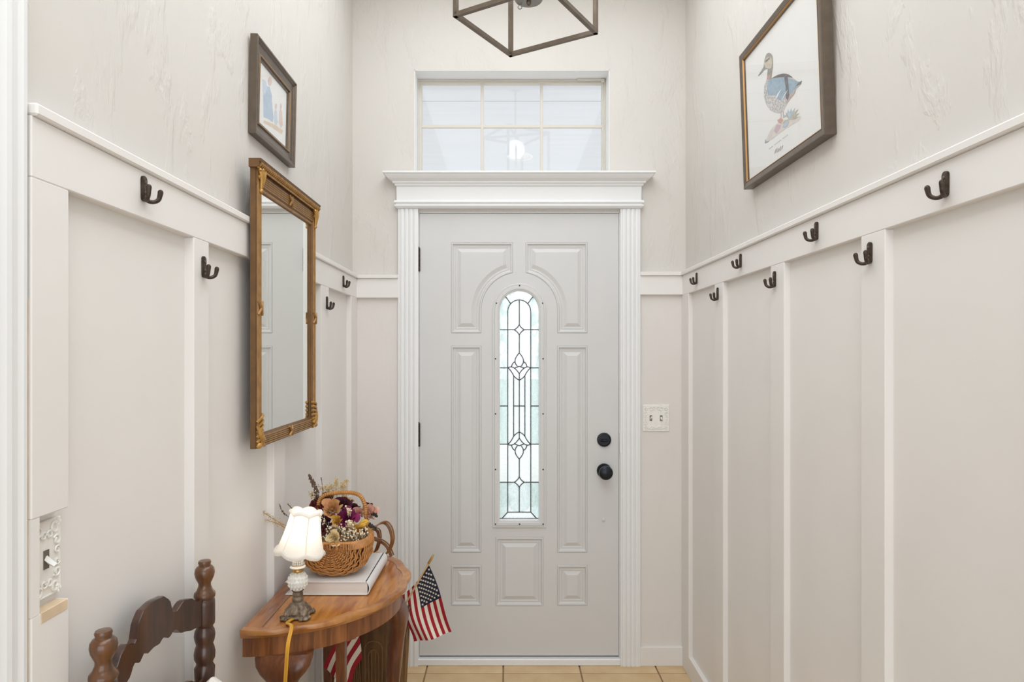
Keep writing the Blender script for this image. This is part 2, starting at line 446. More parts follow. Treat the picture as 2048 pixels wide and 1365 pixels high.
# first batten is notched around the switch plate
ya, yb = .911, yL(138)
nm = MB()
nm.box(WL, FL, ya, yb, 1.186, 1.676, .0016); nm.box(WL, FL, ya, yb, 0, 1.046, .0016); nm.box(WL, FL, ya, ya + .016, 1.046, 1.186)
nb = nm.build('batten', 'wainscot', wl)
nm = MB(); nm.box(WL + .003, FL + .0008, ya + .018, yb - .004, 1.030, 1.0465, .001); nm.build('notch_sill', 'raw_wood', nb, label='bare wood lip under the notch')
nm = MB(); nm.box(WL, FL - .004, ya - .0015, ya, .3, 1.50); nm.build('raw_edge', 'raw_wood', nb, label='unpainted edge of the board')
# right wainscot
panel('wainscot_panel', wr, WR - .002, WR + .001, -.5, YB, 0, 1.69, bev=0)
panel('rail_board', wr, FR, WR, -.5, YB, 1.688, 1.777)
panel('rail_cap', wr, CR, WR, -.5, YB, 1.777, 1.795, bev=.003)
panel('base_board', wr, FR, WR, -.5, YB, 0, .09)
for a, b2 in ((1446, 1429), (1568, 1541), (1770, 1722), (1377, None)):
    panel('batten', wr, FR, WR, yR(a), yR(b2) if b2 else YB, .09, 1.688)
panel('batten', wr, FR, WR, .86, .955, .09, 1.688)

# ------------------------------------------------------------------ back wall with door and transom openings
DX0, DX1, DZ = -.396, .526, 2.070
TX0, TX1, TZ0, TZ1 = -.4137, .4777, 2.245, 2.720
bfr = Frame((0, YB, 0), (1, 0, 0), (0, 0, 1), (0, -1, 0))
bw = MB()
def wbox(x0, x1, z0, z1): bw.box(x0, x1, YB, YB + .12, z0, z1)
wbox(WL - .12, DX0, 0, DZ); wbox(DX1, WR + .12, 0, DZ); wbox(WL - .12, WR + .12, DZ, TZ0)
wbox(WL - .12, TX0, TZ0, TZ1); wbox(TX1, WR + .12, TZ0, TZ1); wbox(WL - .12, WR + .12, TZ1, CEIL)
wb = bw.build('wall_back', 'wall_white', kind='structure')
XCL, XCR = -.4857, .615
for (xa, xb, zc, zt, zb) in ((WL, XCL, 1.764, 1.780, 1.676), (XCR, WR, 1.777, 1.794, 1.690)):
    for nm_, a in (('wainscot_panel', (xa, xb, YB - .0015, YB + .001, 0, zb + .004)), ('rail_board', (xa, xb, YB - .019, YB, zb, zc)), ('rail_cap', (xa, xb, YB - .028, YB, zc, zt)), ('base_board', (xa, xb, YB - .016, YB, 0, .085))):
        m_ = MB(); m_.box(*a, .0015 if nm_ != 'wainscot_panel' else 0)
        m_.build(nm_, 'wainscot_plaster' if nm_ == 'wainscot_panel' else 'wainscot', wb)
# casing (fluted pilasters)
def casing(xa, xb, z0, z1, name):
    w = xb - xa; P = [(xa, YB), (xa, YB - .018)]
    n = 4; e = w * .06
    for i in range(n):
        s = xa + e + (w - 2 * e) * i / n; q = (w - 2 * e) / n
        P += [(s + q * .02, YB - .0185), (s + q * .14, YB - .0150), (s + q * .26, YB - .0185), (s + q * .6, YB - .0205), (s + q * .98, YB - .0185)]
    P += [(xb, YB - .018), (xb, YB)]
    m_ = MB(); m_.prism([(x, y, z0) for x, y in P], (0, 0, z1 - z0)); return m_.build(name, 'trim_white', kind='structure')
casing(XCL, DX0 + .001, 0, 2.084, 'trim_1'); casing(DX1 - .001, XCR, 0, 2.084, 'trim_2')
# entablature above the door
ent = MB(); XL, XR = -.490, .617
prof = [(.030, 2.237), (.055, 2.237), (.055, 2.229), (.049, 2.227), (.045, 2.221), (.036, 2.211), (.024, 2.204), (.018, 2.201), (.018, 2.194), (.010, 2.192), (.008, 2.183), (.002, 2.181),
        (.001, 2.118), (.009, 2.117), (.012, 2.111), (.012, 2.106), (.005, 2.102), (.005, 2.099), (.010, 2.097), (.010, 2.091), (.004, 2.085), (0, 2.082)]
ent.rings([[(XL - o, YB + .001, z), (XL - o, YB - .024 - o, z), (XR + o, YB - .024 - o, z), (XR + o, YB + .001, z)] for o, z in prof], closed=False)
ent.add([(XL - .03, YB, 2.237), (XL - .03, YB - .054, 2.237), (XR + .03, YB - .054, 2.237), (XR + .03, YB, 2.237)], [(0, 1, 2, 3)])
ent.add([(XL, YB, 2.082), (XL, YB - .024, 2.082), (XR, YB - .024, 2.082), (XR, YB, 2.082)], [(0, 1, 2, 3)])
ent.build('trim_3', 'trim_white', kind='structure')
# jamb and threshold
jb = MB(); jb.box(DX0, DX0 + .0035, YB + .002, YB + .11, 0, DZ); jb.box(DX1 - .0035, DX1, YB + .002, YB + .11, 0, DZ); jb.box(DX0, DX1, YB + .002, YB + .11, DZ - .003, DZ)
jb.box(DX0, DX1, YB + .047, YB + .11, .03, .045); jb.box(DX0, DX0 + .016, YB + .052, YB + .065, .03, DZ); jb.box(DX1 - .016, DX1, YB + .052, YB + .065, .03, DZ); jb.box(DX0, DX1, YB + .052, YB + .065, DZ - .018, DZ)
jb.build('trim_4', 'trim_white', kind='structure')
sl = MB(); sl.box(DX0 - .004, DX1, YB - .014, YB + .11, 0, .030, .003); sl.build('trim_5', 'trim_white', kind='structure')

# ------------------------------------------------------------------ door
YD = YB + .006
door = thing('door_1', ((DX0 + DX1) / 2, YD, .036), 'grey panelled front door with an arched leaded glass light', None, kind='structure')
K = (F / YD)
def dx(px): return (px - VX) / K
def dz(py): return CZ - (py - VY) / K
def dp(pts): return [(dx(a), dz(b)) for a, b in pts]
dfr = Frame((0, YD, 0), (1, 0, 0), (0, 0, 1), (0, -1, 0))
SX0, SX1, SZ0, SZ1 = DX0 + .005, DX1 - .005, .038, DZ - .0055
AC = (1038.6, 621.0)
def pl(x0, x1, y0, y1): return dp([(x0, y1), (x1, y1), (x1, y0), (x0, y0)])
def upper(mirror):
    pts = [(902, 485), (1026, 485)] + [(AC[0] - 75.6 * math.cos(t), 621 - 75.6 * math.sin(t)) for t in [R(80.4 - 80.4 * i / 12) for i in range(13)]] + [(963, 667), (902, 667)]
    if mirror: pts = [(2 * AC[0] - x, y) for x, y in pts]
    return dp(pts)
panels = [upper(False), upper(True), pl(902, 963, 692, 1106), pl(1114, 1175, 692, 1106), pl(902, 963, 1131, 1212), pl(1114, 1175, 1131, 1212), pl(991, 1087, 1075, 1213)]
def archpoly(r, bottom, n=16):
    return [(AC[0] - r, bottom), (AC[0] + r, bottom)] + [(AC[0] + r * math.cos(R(a)), AC[1] - r * math.sin(R(a))) for a in [180 * i / n for i in range(n + 1)]]
lite = dp(archpoly(40.5, 1043))
sb = MB()
holes = [ccw(p) for p in panels] + [ccw(lite)]
holed(sb, dfr, rect(SX0, SX1, SZ0, SZ1), holes)
holed(sb, dfr, rect(SX0, SX1, SZ0, SZ1), [ccw(lite)], -.044)
sb.rings([[dfr(x, z, w) for x, z in rect(SX0, SX1, SZ0, SZ1)] for w in (0, -.044)])
sb.rings([[dfr(x, z, w) for x, z in ccw(lite)] for w in (0, -.044)])
sb.build('slab', 'door_paint', door, weld=True)
pprof = [(0, 0), (.001, -.0015), (.0035, .0022), (.008, .0022), (.0105, -.004), (.015, -.0058), (.0195, -.0058), (.022, -.0042), (.026, -.0058), (.030, -.0058), (.046, .0006)]
for p in panels:
    m_ = MB(); ringprof(m_, dfr, p, pprof, cap=True); m_.build('door_panel', 'door_paint', door)
# glazing frame
gf = MB()
outer = dp(archpoly(53.5, 1056)); inner = dp(archpoly(38.6, 1040))
ringprof(gf, dfr, outer, [(0, 0), (0, .004), (.0025, .0055), (.006, .0055), (.0085, .0045), (.011, .0085), (.024, .0085), (.028, .006), (.0325, .0045), (.0335, -.004), (.0335, -.012)])
ins = gf.build('window_insert', 'door_paint', door, smooth=30)
# cames and panes: drawn in photo pixels around the arch axis, mirrored about y = 813
U0 = AC[0]; MID = 813.0
ol, il, vl = -38.8, -23.1, -11.3
star = lambda cx, cy: None
def q(p0, c, p1, n=6):
    return [((1 - t) ** 2 * p0[0] + 2 * t * (1 - t) * c[0] + t * t * p1[0], (1 - t) ** 2 * p0[1] + 2 * t * (1 - t) * c[1] + t * t * p1[1]) for t in [i / n for i in range(n + 1)]]
starUL = q((0, 649.5), (-3.2, 656.5), (-10.2, 660)); starDL = q((-10.2, 660), (-3.2, 663.5), (0, 671))
dropL = q((0, 706.5), (-5.5, 712), (-8, 719)) + q((-8, 719), (-9.6, 728), (-3.5, 733))[1:]
lobeL = q((-7.8, 724), (-13.5, 725), (-15.5, 734))
leafTop = q((il, 736.4), (-17, 732.2), (-9.8, 737)); cupL = q((-9.8, 737), (-4, 734.6), (0, 733.4), 4)
leafIn = q((-9.8, 737), (-4.5, 741), (0, 748.5)); leafOut = q((il, 736.4), (-17.5, 739.5), (vl, 752)) + q((vl, 752), (-7.5, 757.5), (0, 761))[1:]
outA = lambda a: (38.8 * math.cos(R(a)), 621 - 38.8 * math.sin(R(a)))
inA = lambda a: (23.1 * math.cos(R(a)), 623 - 23.1 * math.sin(R(a)))
RADO, RADI = 135, 138
L_, S_ = [], []       # left-side panes (mirrored in x) and symmetric ones, top half
arcO = [outA(180 - (180 - RADO) * i / 6) for i in range(7)]; arcI = [inA(180 - (180 - RADI) * i / 5) for i in range(6)]
L_.append(('pane_ripple', [(ol, 660)] + arcO + arcI[::-1] + [(il, 660)]))
S_.append(('pane_art', [outA(RADO - (2 * RADO - 180) * i / 8) for i in range(9)] + [inA(180 - RADI + (2 * RADI - 180) * i / 8) for i in range(9)]))
L_.append(('pane_art', [inA(180 - 90 * i / 8) for i in range(9)] + [(0, 649.5)] + starUL[1:] + [(il, 660)]))
S_.append(('pane_art', starUL + starDL[1:] + [(-x, y) for x, y in starDL[::-1]][1:] + [(-x, y) for x, y in starUL[::-1]][1:-1]))
L_.append(('pane_ripple', [(ol, 660), (il, 660), (il, 736.4), (ol, 736.4)]))
L_.append(('pane_art', [(il, 660)] + starDL + dropL[:7] + [(-7.8, 724)] + lobeL[1:] + leafTop[3::-1]))
S_.append(('pane_art', dropL + [(-x, y) for x, y in dropL[::-1]][:-1]))
L_.append(('pane_art', lobeL + [(-9.8, 737), (-3.5, 733)]))
S_.append(('pane_art', cupL + [(-x, y) for x, y in cupL[::-1]][1:] + [(-x, y) for x, y in leafIn][1:] + leafIn[::-1][1:-1]))
L_.append(('pane_art', leafTop + leafIn[1:] + [(0, 761)] + leafOut[::-1][1:-1]))
L_.append(('pane_ripple', [(ol, 736.4), (il, 736.4), (il, MID), (ol, MID)]))
L_.append(('pane_art', leafOut[:7] + [(vl, MID), (il, MID)]))
L_.append(('pane_art', leafOut[6:] + [(0, MID), (vl, MID)]))
fy = lambda p: [(x, 2 * MID - y) for x, y in p]; fx = lambda p: [(-x, y) for x, y in p]
allp = []
for mt, p in L_: allp += [(mt, p), (mt, fx(p))]
allp += S_
low = []
skip = (0, 2)
for i, (mt, p) in enumerate(L_):
    if i in skip: continue
    low += [(mt, fy(p)), (mt, fy(fx(p)))]
for mt, p in S_[1:]: low.append((mt, fy(p)))
for s in (1, -1):
    su = [(s * x, 2 * MID - y) for x, y in starUL]
    low.append(('pane_art', su + [(s * il, 966), (s * il, 1026), (0, 1026)]))
    low.append(('pane_ripple', [(s * ol, 966), (s * il, 966), (s * il, 1026), (s * -34.5, 1038.5), (s * ol, 1038.5)]))
low.append(('pane_art', [(il, 1026), (-il, 1026), (34.5, 1038.5), (-34.5, 1038.5)]))
gl_w = -.010
for mt, p in allp + low:
    m_ = MB(); poly = ccw([(dx(U0 + x), dz(y)) for x, y in p])
    m_.prism([dfr(x, z, gl_w - .002) for x, z in poly], (0, -.004, 0)); m_.build('pane', mt, ins)
cm = MB()
def came(p, w=.0026):
    cm.tube([dfr(dx(U0 + x), dz(y), gl_w) for x, y in p], w, 5)
half = [starUL, starDL, dropL, lobeL, leafTop, leafIn, leafOut, cupL, [(ol, 660), (-10.2, 660)], [(ol, 736.4), (il, 736.4)], [(vl, 752), (vl, MID)], [(ol, MID), (il, MID)], [(vl, MID), (0, MID)]]
for p in half:
    for s in (1, -1):
        came([(s * x, y) for x, y in p]); came([(s * x, 2 * MID - y) for x, y in p])
came([(0, 600), (0, 649.5)]); came([(0, 671), (0, 706.5)]); came([(0, 748.5), (0, 2 * MID - 748.5)]); came([(0, 2 * MID - 706.5), (0, 2 * MID - 671)]); came([(0, 2 * MID - 649.5), (0, 1026)])
came([inA(180 - 180 * i / 20) for i in range(21)])
for s in (1, -1):
    came([(s * il, 623), (s * il, 1026)]); came([(s * outA(RADO)[0], outA(RADO)[1]), (s * inA(RADI)[0], inA(RADI)[1])]); came([(s * il, 1026), (s * 34.5, 1038.5)] if s * il > 0 else [(s * il, 1026), (s * 34.5 * (1 if il * s > 0 else -1) * (1 if s > 0 else 1), 1038.5)]) if False else came([(s * il, 1026), (s * -34.5, 1038.5)])
came([(il, 1026), (-il, 1026)]); came([(ol, 1038.5), (-ol, 1038.5)], .0016)
cm.build('came', 'came', ins)
for (a, b2) in ((1039, 572), (993, 607), (1085, 607), (991, 718), (1086, 718), (991, 828), (1086, 828), (991, 939), (1086, 939), (991, 1048), (1039, 1048), (1086, 1048)):
    m_ = MB(); m_.lathe([(.0035, 0), (.0035, .0012), (.002, .0018), (0, .0018)], 8, dfr(dx(a), dz(b2), .0082), Matrix.Rotation(R(90), 3, 'X')); m_.build('screw', 'screw_dark', ins)
for zc in (dz(520), dz(870), .22):
    m_ = MB(); xh = DX0 + .002
    for k in range(5): m_.lathe([(.0055, -.0105), (.0062, -.0095), (.0062, .0095), (.0055, .0105)], 10, (xh, YD - .005, zc - .043 + .0215 * k))
    m_.lathe([(.003, .05), (.0035, .056), (.0, .060)], 8, (xh, YD - .005, zc)); m_.box(xh, xh + .006, YD - .003, YD + .001, zc - .052, zc + .052)
    m_.build('hinge', 'hinge_metal', door, smooth=True)
MX = Matrix.Rotation(R(90), 3, 'X')
kn = MB(); kn.lathe([(.0335, 0), (.0335, .004), (.030, .009), (.016, .010), (.014, .030), (.020, .036), (.030, .044), (.0325, .054), (.030, .064), (.020, .070), (0, .072)], 24, dfr(dx(1208), dz(942), 0), MX); kn.build('knob', 'black_metal', door, smooth=True)
db = MB(); db.lathe([(.0325, 0), (.0325, .006), (.030, .011), (.026, .012), (.025, .010), (0, .010)], 24, dfr(dx(1208), dz(880), 0), MX)
dbo = db.build('deadbolt', 'black_metal', door, smooth=True)
tn = MB(); tn.tube([dfr(dx(1208) + u, dz(880) - .003, .016 + .004 * math.cos(u * 90)) for u in (-.016, -.009, 0, .009, .016)], [.003, .0055, .004, .0055, .003], 8); tn.tube([dfr(dx(1208), dz(880) - .003, .008), dfr(dx(1208), dz(880) - .003, .018)], .005, 8); tn.build('thumb_turn', 'black_metal', dbo)
ph = MB(); ph.lathe([(.009, 0), (.009, .003), (.004, .004), (.0035, .010), (0, .011)], 12, dfr(dx(1207), dz(1040), 0), MX); ph.build('door_bumper', 'door_paint', door)
st = MB(); st.box(DX1 - .003, DX1 + .006, YB - .019, YB + .006, dz(905), dz(866)); st.build('strike_plate', 'trim_white', door)

# ------------------------------------------------------------------ transom window
win = thing('window_1', ((TX0 + TX1) / 2, YB + .1, TZ0), 'white gridded transom window above the front door', None, kind='structure')
YW = YB + .094
rv = MB(); rv.box(TX0, TX1, YB + .0005, YB + .12, TZ1 - .0025, TZ1); rv.box(TX0, TX0 + .0025, YB + .0005, YB + .12, TZ0, TZ1); rv.box(TX1 - .0025, TX1, YB + .0005, YB + .12, TZ0, TZ1); rv.box(TX0, TX1, YB + .0005, YB + .12, TZ0, TZ0 + .002); rv.build('reveal', 'trim_white', win)  # added white lining, its paint stands in for daylight on the reveal
wf = Frame((0, YW, 0), (1, 0, 0), (0, 0, 1), (0, -1, 0))
wm = MB(); ringprof(wm, wf, rect(TX0 + .003, TX1 - .003, TZ0 + .0025, TZ1 - .003), [(0, -.05), (0, .002), (.006, .002), (.007, -.004), (.016, -.004), (.0175, -.012), (.0175, -.03)]); wm.build('window_frame', 'window_vinyl', win)
KW = F / (YW + .010)
wx = lambda px: (px - VX) / KW
wz = lambda py: CZ - (py - VY) / KW
for (a, b2) in ((961.5, 967.5), (1080, 1086)):
    m_ = MB(); m_.box(wx(a), wx(b2), YW + .006, YW + .018, TZ0 + .018, TZ1 - .018, .002); m_.build('muntin', 'window_vinyl', win)
m_ = MB(); m_.box(TX0 + .018, TX1 - .018, YW + .007, YW + .017, wz(256.5), wz(250), .002); m_.build('muntin', 'window_vinyl', win)
xs = [TX0 + .018, wx(961.5), wx(967.5), wx(1080), wx(1086), TX1 - .018]; zs = [TZ0 + .018, wz(256.5), wz(250), TZ1 - .018]
for i in (0, 2, 4):
    for k in (0, 2):
        m_ = MB(); m_.box(xs[i], xs[i + 1], YW + .011, YW + .014, zs[k], zs[k + 1]); m_.build('pane', 'pane_clear', win)
m_ = MB(); m_.box(.34, .452, YW - .012, YW - .002, TZ1 - .012, TZ1 - .003, .001); m_.box(.452, .468, YW - .014, YW - .002, TZ1 - .02, TZ1 - .004, .002); m_.build('blind_bracket', 'window_vinyl', win)
m_ = MB(); m_.tube([(.458 + .003 * math.sin(k * 1.3), YW - .008, TZ1 - .02 - .03 * k) for k in range(14)], .0014, 5); m_.build('pull_cord', 'window_vinyl', win)

# ------------------------------------------------------------------ ceiling, near trim, room behind
m_ = MB(); m_.box(-2.6, 2.6, -2.6, YB + .12, CEIL, CEIL + .08); m_.build('ceiling', 'ceiling_white', kind='structure')
P = [(WL - .02, .800), (FL - .001, .800), (FL - .001, .812), (FL - .006, .816), (FL - .0005, .830), (FL + .001, .838), (FL - .0055, .846), (FL - .0055, .858), (FL, .866), (FL + .001, .874), (FL - .005, .880), (FL - .005, .892), (FL - .001, .898), (FL - .002, .906), (WL - .02, .906)]
m_ = MB(); m_.prism([(x, y, 0) for x, y in P], (0, 0, 2.75)); m_.build('trim_6', 'trim_white', kind='structure')
m_ = MB(); m_.box(WL - .12, WL, .80, .906, 2.75, CEIL); m_.box(WL - .12, WL - .02, .80, .906, 0, 2.75); m_.build('wall_left_return', 'wall_white', kind='structure')
m_ = MB(); m_.box(-2.6, WL - .12, .86, .96, 0, CEIL); m_.build('wall_room_left_front', 'wall_white', kind='structure')
m_ = MB(); m_.box(WR + .12, 2.6, -.7, -.6, 0, CEIL); m_.build('wall_room_right_front', 'wall_white', kind='structure')
m_ = MB(); m_.box(-2.6, -2.5, -2.6, .96, 0, CEIL); m_.build('wall_room_left', 'wall_white', kind='structure')
m_ = MB(); m_.box(2.5, 2.6, -2.6, -.6, 0, CEIL); m_.build('wall_room_right', 'wall_white', kind='structure')
m_ = MB(); m_.box(-2.6, 2.6, -2.6, -2.5, 0, CEIL); m_.build('wall_room_rear', 'wall_white', kind='structure')

# ------------------------------------------------------------------ porch and garden seen through the glass
PZ = 2.80
edges = [YB + .12, 3.254, 3.494, 5.6, 6.0]
pc = thing('porch_ceiling', (0, 4.4, PZ), 'white boarded porch ceiling seen through the transom window', None, kind='structure')
for i in range(len(edges) - 1):
    m_ = MB(); m_.box(-3.2, 3.2, edges[i] + .0035, edges[i + 1] - .0035, PZ, PZ + .02, .002); m_.build('ceiling_board', 'porch_white', pc)
m_ = MB(); m_.box(-3.2, 3.2, YB + .12, 6.0, PZ + .02, PZ + .06); m_.build('ceiling_backing', 'porch_white', pc)
cy = F * (PZ - CZ) / (VY - 313); cx = (1040 - VX) * cy / F
dl = thing('downlight', (cx, cy, PZ), 'round white recessed downlight in the porch ceiling', 'ceiling light')
m_ = MB(); m_.lathe([(.066, 0), (.070, -.006), (.086, -.008), (.092, -.003), (.092, 0)], 32, (cx, cy, PZ)); m_.build('trim_ring', 'trim_white', dl, smooth=True)
m_ = MB(); m_.lathe([(0, .0), (.066, .0), (.066, -.002), (0, -.002)], 24, (cx, cy, PZ)); m_.build('lens', 'trim_white', dl)
m_ = MB(); m_.box(-3.2, 3.2, YB + .12, 6.0, -.16, -.02); m_.build('porch_slab', 'porch_floor', kind='structure')
m_ = MB(); m_.box(-30, 30, 6.0, 40, -.30, -.18); m_.build('pale_ground', 'pale_ground', kind='structure')  # pale ground that bounces light onto the porch ceiling
def shrub(x, y, r, h, lab):
    t = thing('shrub', (x, y, -.18), lab, 'shrub', 'garden shrubs')
    m2 = MB(); m2.tube([(x, y, -.18), (x, y, h * .5)], .03, 6); m2.build('stem', 'stem', t)
    m2 = MB()
    for k in range(240):
        a = random.uniform(0, 2 * PI); ph_ = math.acos(random.uniform(-1, 1)); rr = r * random.uniform(.6, 1)
        c = Vector((x + rr * math.sin(ph_) * math.cos(a), y + rr * math.sin(ph_) * math.sin(a), h * .55 - .1 + rr * h / r * .5 * math.cos(ph_)))
        d1 = Vector((random.uniform(-1, 1), random.uniform(-1, 1), random.uniform(-1, 1))).normalized() * .10; d2 = d1.orthogonal().normalized() * .04
        m2.add([c - d1, c + d2, c + d1, c - d2], [(0, 1, 2, 3)])
    m2.build('foliage', 'leaf_green', t)
shrub(-.55, 7.2, .42, 1.25, 'left leafy green shrub beyond the porch behind the door glass')
shrub(1.05, 7.4, .42, 1.2, 'right leafy green shrub beyond the porch behind the door glass')

# ------------------------------------------------------------------ lantern pendant
Hh = .99; LZ = CZ + Hh
def lz(px, py): return Vector(((px - VX) * Hh / (VY - py), F * Hh / (VY - py), LZ))
A_, B_, C_ = lz(911.5, 30), lz(1021.5, 109), lz(1191, 64); D_ = A_ + C_ - B_
lc = (A_ + C_) / 2
lan = thing('lantern_pendant', (lc.x, lc.y, CEIL), 'open square bronze lantern hanging from the ceiling in front of the door', 'pendant light')
th = .0062; LH = .42
e1 = (A_ - B_).normalized(); e2 = (C_ - B_).normalized()
def bar(mb, p, q_, t=th, ex=True):
    d = (q_ - p).normalized()
    a = Vector((0, 0, 1)) if abs(d.z) < .5 else e1
    b2 = d.cross(a).normalized(); a = b2.cross(d).normalized()
    if ex: p = p - d * t; q_ = q_ + d * t
    mb.rings([[o + a * t * s1 + b2 * t * s2 for s1, s2 in ((1, 1), (1, -1), (-1, -1), (-1, 1))] for o in (p, q_)], cap0=True, cap1=True)
up = Vector((0, 0, LH))
cr = [A_, B_, C_, D_]
for z in (Vector((0, 0, 0)), up):
    for i in range(4):
        m_ = MB(); bar(m_, cr[i] + z, cr[(i + 1) % 4] + z); m_.build('frame_bar', 'lantern_metal', lan)
for c in cr:
    m_ = MB(); bar(m_, c, c + up, ex=False); m_.build('frame_post', 'lantern_metal', lan)
m_ = MB(); bar(m_, A_ + up, C_ + up); bar(m_, B_ + up, D_ + up); m_.tube([lc + up, Vector((lc.x, lc.y, CEIL - .02))], .006, 8); m_.build('stem', 'lantern_metal', lan)
m_ = MB(); m_.lathe([(.065, 0), (.06, -.015), (.02, -.022), (0, -.022)], 24, (lc.x, lc.y, CEIL)); m_.build('canopy', 'lantern_metal', lan, smooth=True)
zd = LZ + .070
m_ = MB(); m_.lathe([(0, 0), (.040, 0), (.0425, .003), (.0425, .007), (.036, .012), (.008, .016), (.006, LH - .07)], 32, (lc.x + .004, lc.y, zd)); dsk = m_.build('socket_disc', 'disc_metal', lan, smooth=True)
m_ = MB(); m_.ball((lc.x + .004, lc.y, zd - .006), .0072, 12, 8, (1, 1, 1.5)); m_.build('bottom_finial', 'lantern_metal', dsk, smooth=True)
m_ = MB(); m_.tube([(lc.x - .022 + .006 * math.cos(t), lc.y + .025, zd - .007 + .006 * math.sin(t)) for t in [2 * PI * k / 12 for k in range(12)]], .0012, 5, closed=True); m_.build('pull_ring', 'disc_metal', dsk)
for k in range(3):
    a = R(90 + 120 * k); bx, by = lc.x + .028 * math.cos(a), lc.y + .028 * math.sin(a)
    m_ = MB(); m_.lathe([(.011, .012), (.011, .075), (.009, .078), (0, .078)], 12, (bx, by, zd)); m_.build('candle_sleeve', 'disc_metal', lan)
    m_ = MB(); m_.lathe([(.006, .078), (.013, .10), (.015, .115), (.009, .14), (0, .162)], 12, (bx, by, zd)); m_.build('bulb', 'bulb_frost', lan, smooth=True)
l = bpy.data.lights.new('lantern_light', 'POINT'); l.energy = LANTERN_W; l.color = (1, .97, .93); l.shadow_soft_size = .06
o = bpy.data.objects.new('lantern_light', l); C.objects.link(o); o.location = (0, 0, zd + .26 - CEIL); o.parent = lan

# ------------------------------------------------------------------ coat hooks
def make_hook():
    t = thing('coat_hook', (0, 0, 0))                      # +x out of the wall, z up
    m2 = MB()
    pts = [(.0, .0092 * math.cos(a), .0085 * math.sin(a) + (.021 if math.sin(a) >= 0 else -.016)) for a in [2 * PI * k / 20 for k in range(20)]]
    m2.rings([pts, [(.004, y, z) for _, y, z in pts], [(.0058, y * .72, z * .93) for _, y, z in pts]], cap0=True, cap1=True)
    m2.build('back_plate', 'iron', t, smooth=True)
    for s in (-1, 1):
        m2 = MB(); path = catmull([(.003, 0, -.016), (.008, s * .006, -.0225), (.015, s * .0125, -.0230), (.0215, s * .0190, -.017), (.0238, s * .0215, -.006), (.0245, s * .0222, .001)], 5)
        n = len(path); m2.tube(path, [.0056 - .0012 * math.sin(PI * min(1, i / (n - 1) * 1.1)) for i in range(n)], 8)
        m2.ball(path[-1], .0052, 10, 8); m2.build('prong', 'iron', t, smooth=True)
    for z in (.016, -.006):
        m2 = MB(); m2.lathe([(.0038, 0), (.0035, .0012), (.0015, .0020), (0, .0020)], 10, (.0055, 0, z), Matrix.Rotation(R(90), 3, 'Y')); m2.build('screw', 'iron_screw', t)
    return t
hook0 = make_hook()
hl = [(286, 380, 'iron double coat hook on the left rail board nearest the camera'),
      (406, 536, 'iron double coat hook on the left batten just before the gilt mirror'),
      (653, 607, 'iron double coat hook on the narrow batten right of the gilt mirror'),
      (686, 564, 'iron double coat hook on the left rail board beside the far corner')]
hr = [(1893, 371, 'largest iron double coat hook, high on the right rail board'),
      (1741, 508, 'iron double coat hook on the right wall batten nearest the camera'),
      (1634, 464, 'second iron double coat hook along the right rail board from the camera'),
      (1550, 560, 'iron double coat hook on the middle batten of the right wall'),
      (1482, 523, 'third iron double coat hook along the right rail board from the camera'),
      (1436, 589, 'iron double coat hook on the farthest free batten of the right wall'),
      (1394, 558, 'smallest iron double coat hook on the right rail board by the far corner')]
first = True
for side, lst in ((0, hl), (1, hr)):
    for px, py, lab in lst:
        x = FR if side else FL; Y = x * F / (px - VX); z = CZ - (py - VY) * Y / F
        h = hook0 if first else copy_tree(hook0); first = False
        h.location = (x, Y, z); h.rotation_euler = (0, 0, PI if side else 0); h.scale = (.9, .9, .88)
        h['label'] = lab; h['category'] = 'coat hook'; h['group'] = 'iron hooks on the board and batten walls'

# ------------------------------------------------------------------ gilt mirror
MY0, MY1, MZ0, MZ1 = 1.667, 2.188, 1.174, 1.912
XBk = -.664
mir = thing('wall_mirror', (XBk, (MY0 + MY1) / 2, MZ0), 'tall rectangular mirror in a carved gilt frame hung on the left wall', 'mirror')
mf = Frame((XBk, 0, 0), (0, 1, 0), (0, 0, 1), (1, 0, 0))
sw, bwid, tw = .040, .036, .058
def member(name, poly, prof_pts): pass
# backing box with sides
m_ = MB(); m_.box(XBk + .0005, XBk + .006, MY0 + .002, MY1 - .002, MZ0 + .002, MZ1 - .002); m_.build('backing', 'gold_shaded', mir)
m_ = MB(); m_.box(XBk + .006, XBk + .0078, MY0 + .03, MY1 - .03, MZ0 + .03, MZ1 - .05); m_.build('glass', 'mirror_glass', mir)
for ya_, yb_ in ((MY0, MY0 + sw), (MY1 - sw, MY1)):
    inn = 1 if ya_ == MY0 else -1; o_ = ya_ if inn == 1 else yb_
    pr = [(0, 0), (0, .0135), (.005, .0145), (.006, .017), (.034, .0165), (.036, .012), (.040, .009), (.040, 0)]
    m_ = MB(); m_.prism([mf(o_ + inn * d, MZ0, w) for d, w in pr], (0, 0, MZ1 - MZ0)); sd = m_.build('side_rail', 'gold_shaded', mir)
    for k in range(4):
        m_ = MB(); m_.tube([mf(o_ + inn * (.0085 + .0068 * k), z, .0165) for z in (MZ0, MZ1)], .0027, 8); m_.build('reed', 'gold', sd, smooth=True)
m_ = MB(); pr = [(0, 0), (0, .0135), (.004, .0155), (.030, .017), (.033, .012), (.036, .009), (.036, 0)]
m_.prism([mf(MY0 + .002, MZ0 + d, w) for d, w in pr], (0, MY1 - MY0 - .004, 0)); bt = m_.build('bottom_rail', 'gold_shaded', mir)
for k in range(5):
    m_ = MB(); m_.tube([mf(y, MZ0 + .0055 + .0056 * k, .0165) for y in (MY0 + .03, MY1 - .03)], .0022, 8); m_.build('reed', 'gold', bt, smooth=True)
m_ = MB(); pr = [(0, 0), (0, .0135), (.012, .017), (.044, .017), (.050, .012), (.058, .009), (.058, 0)]
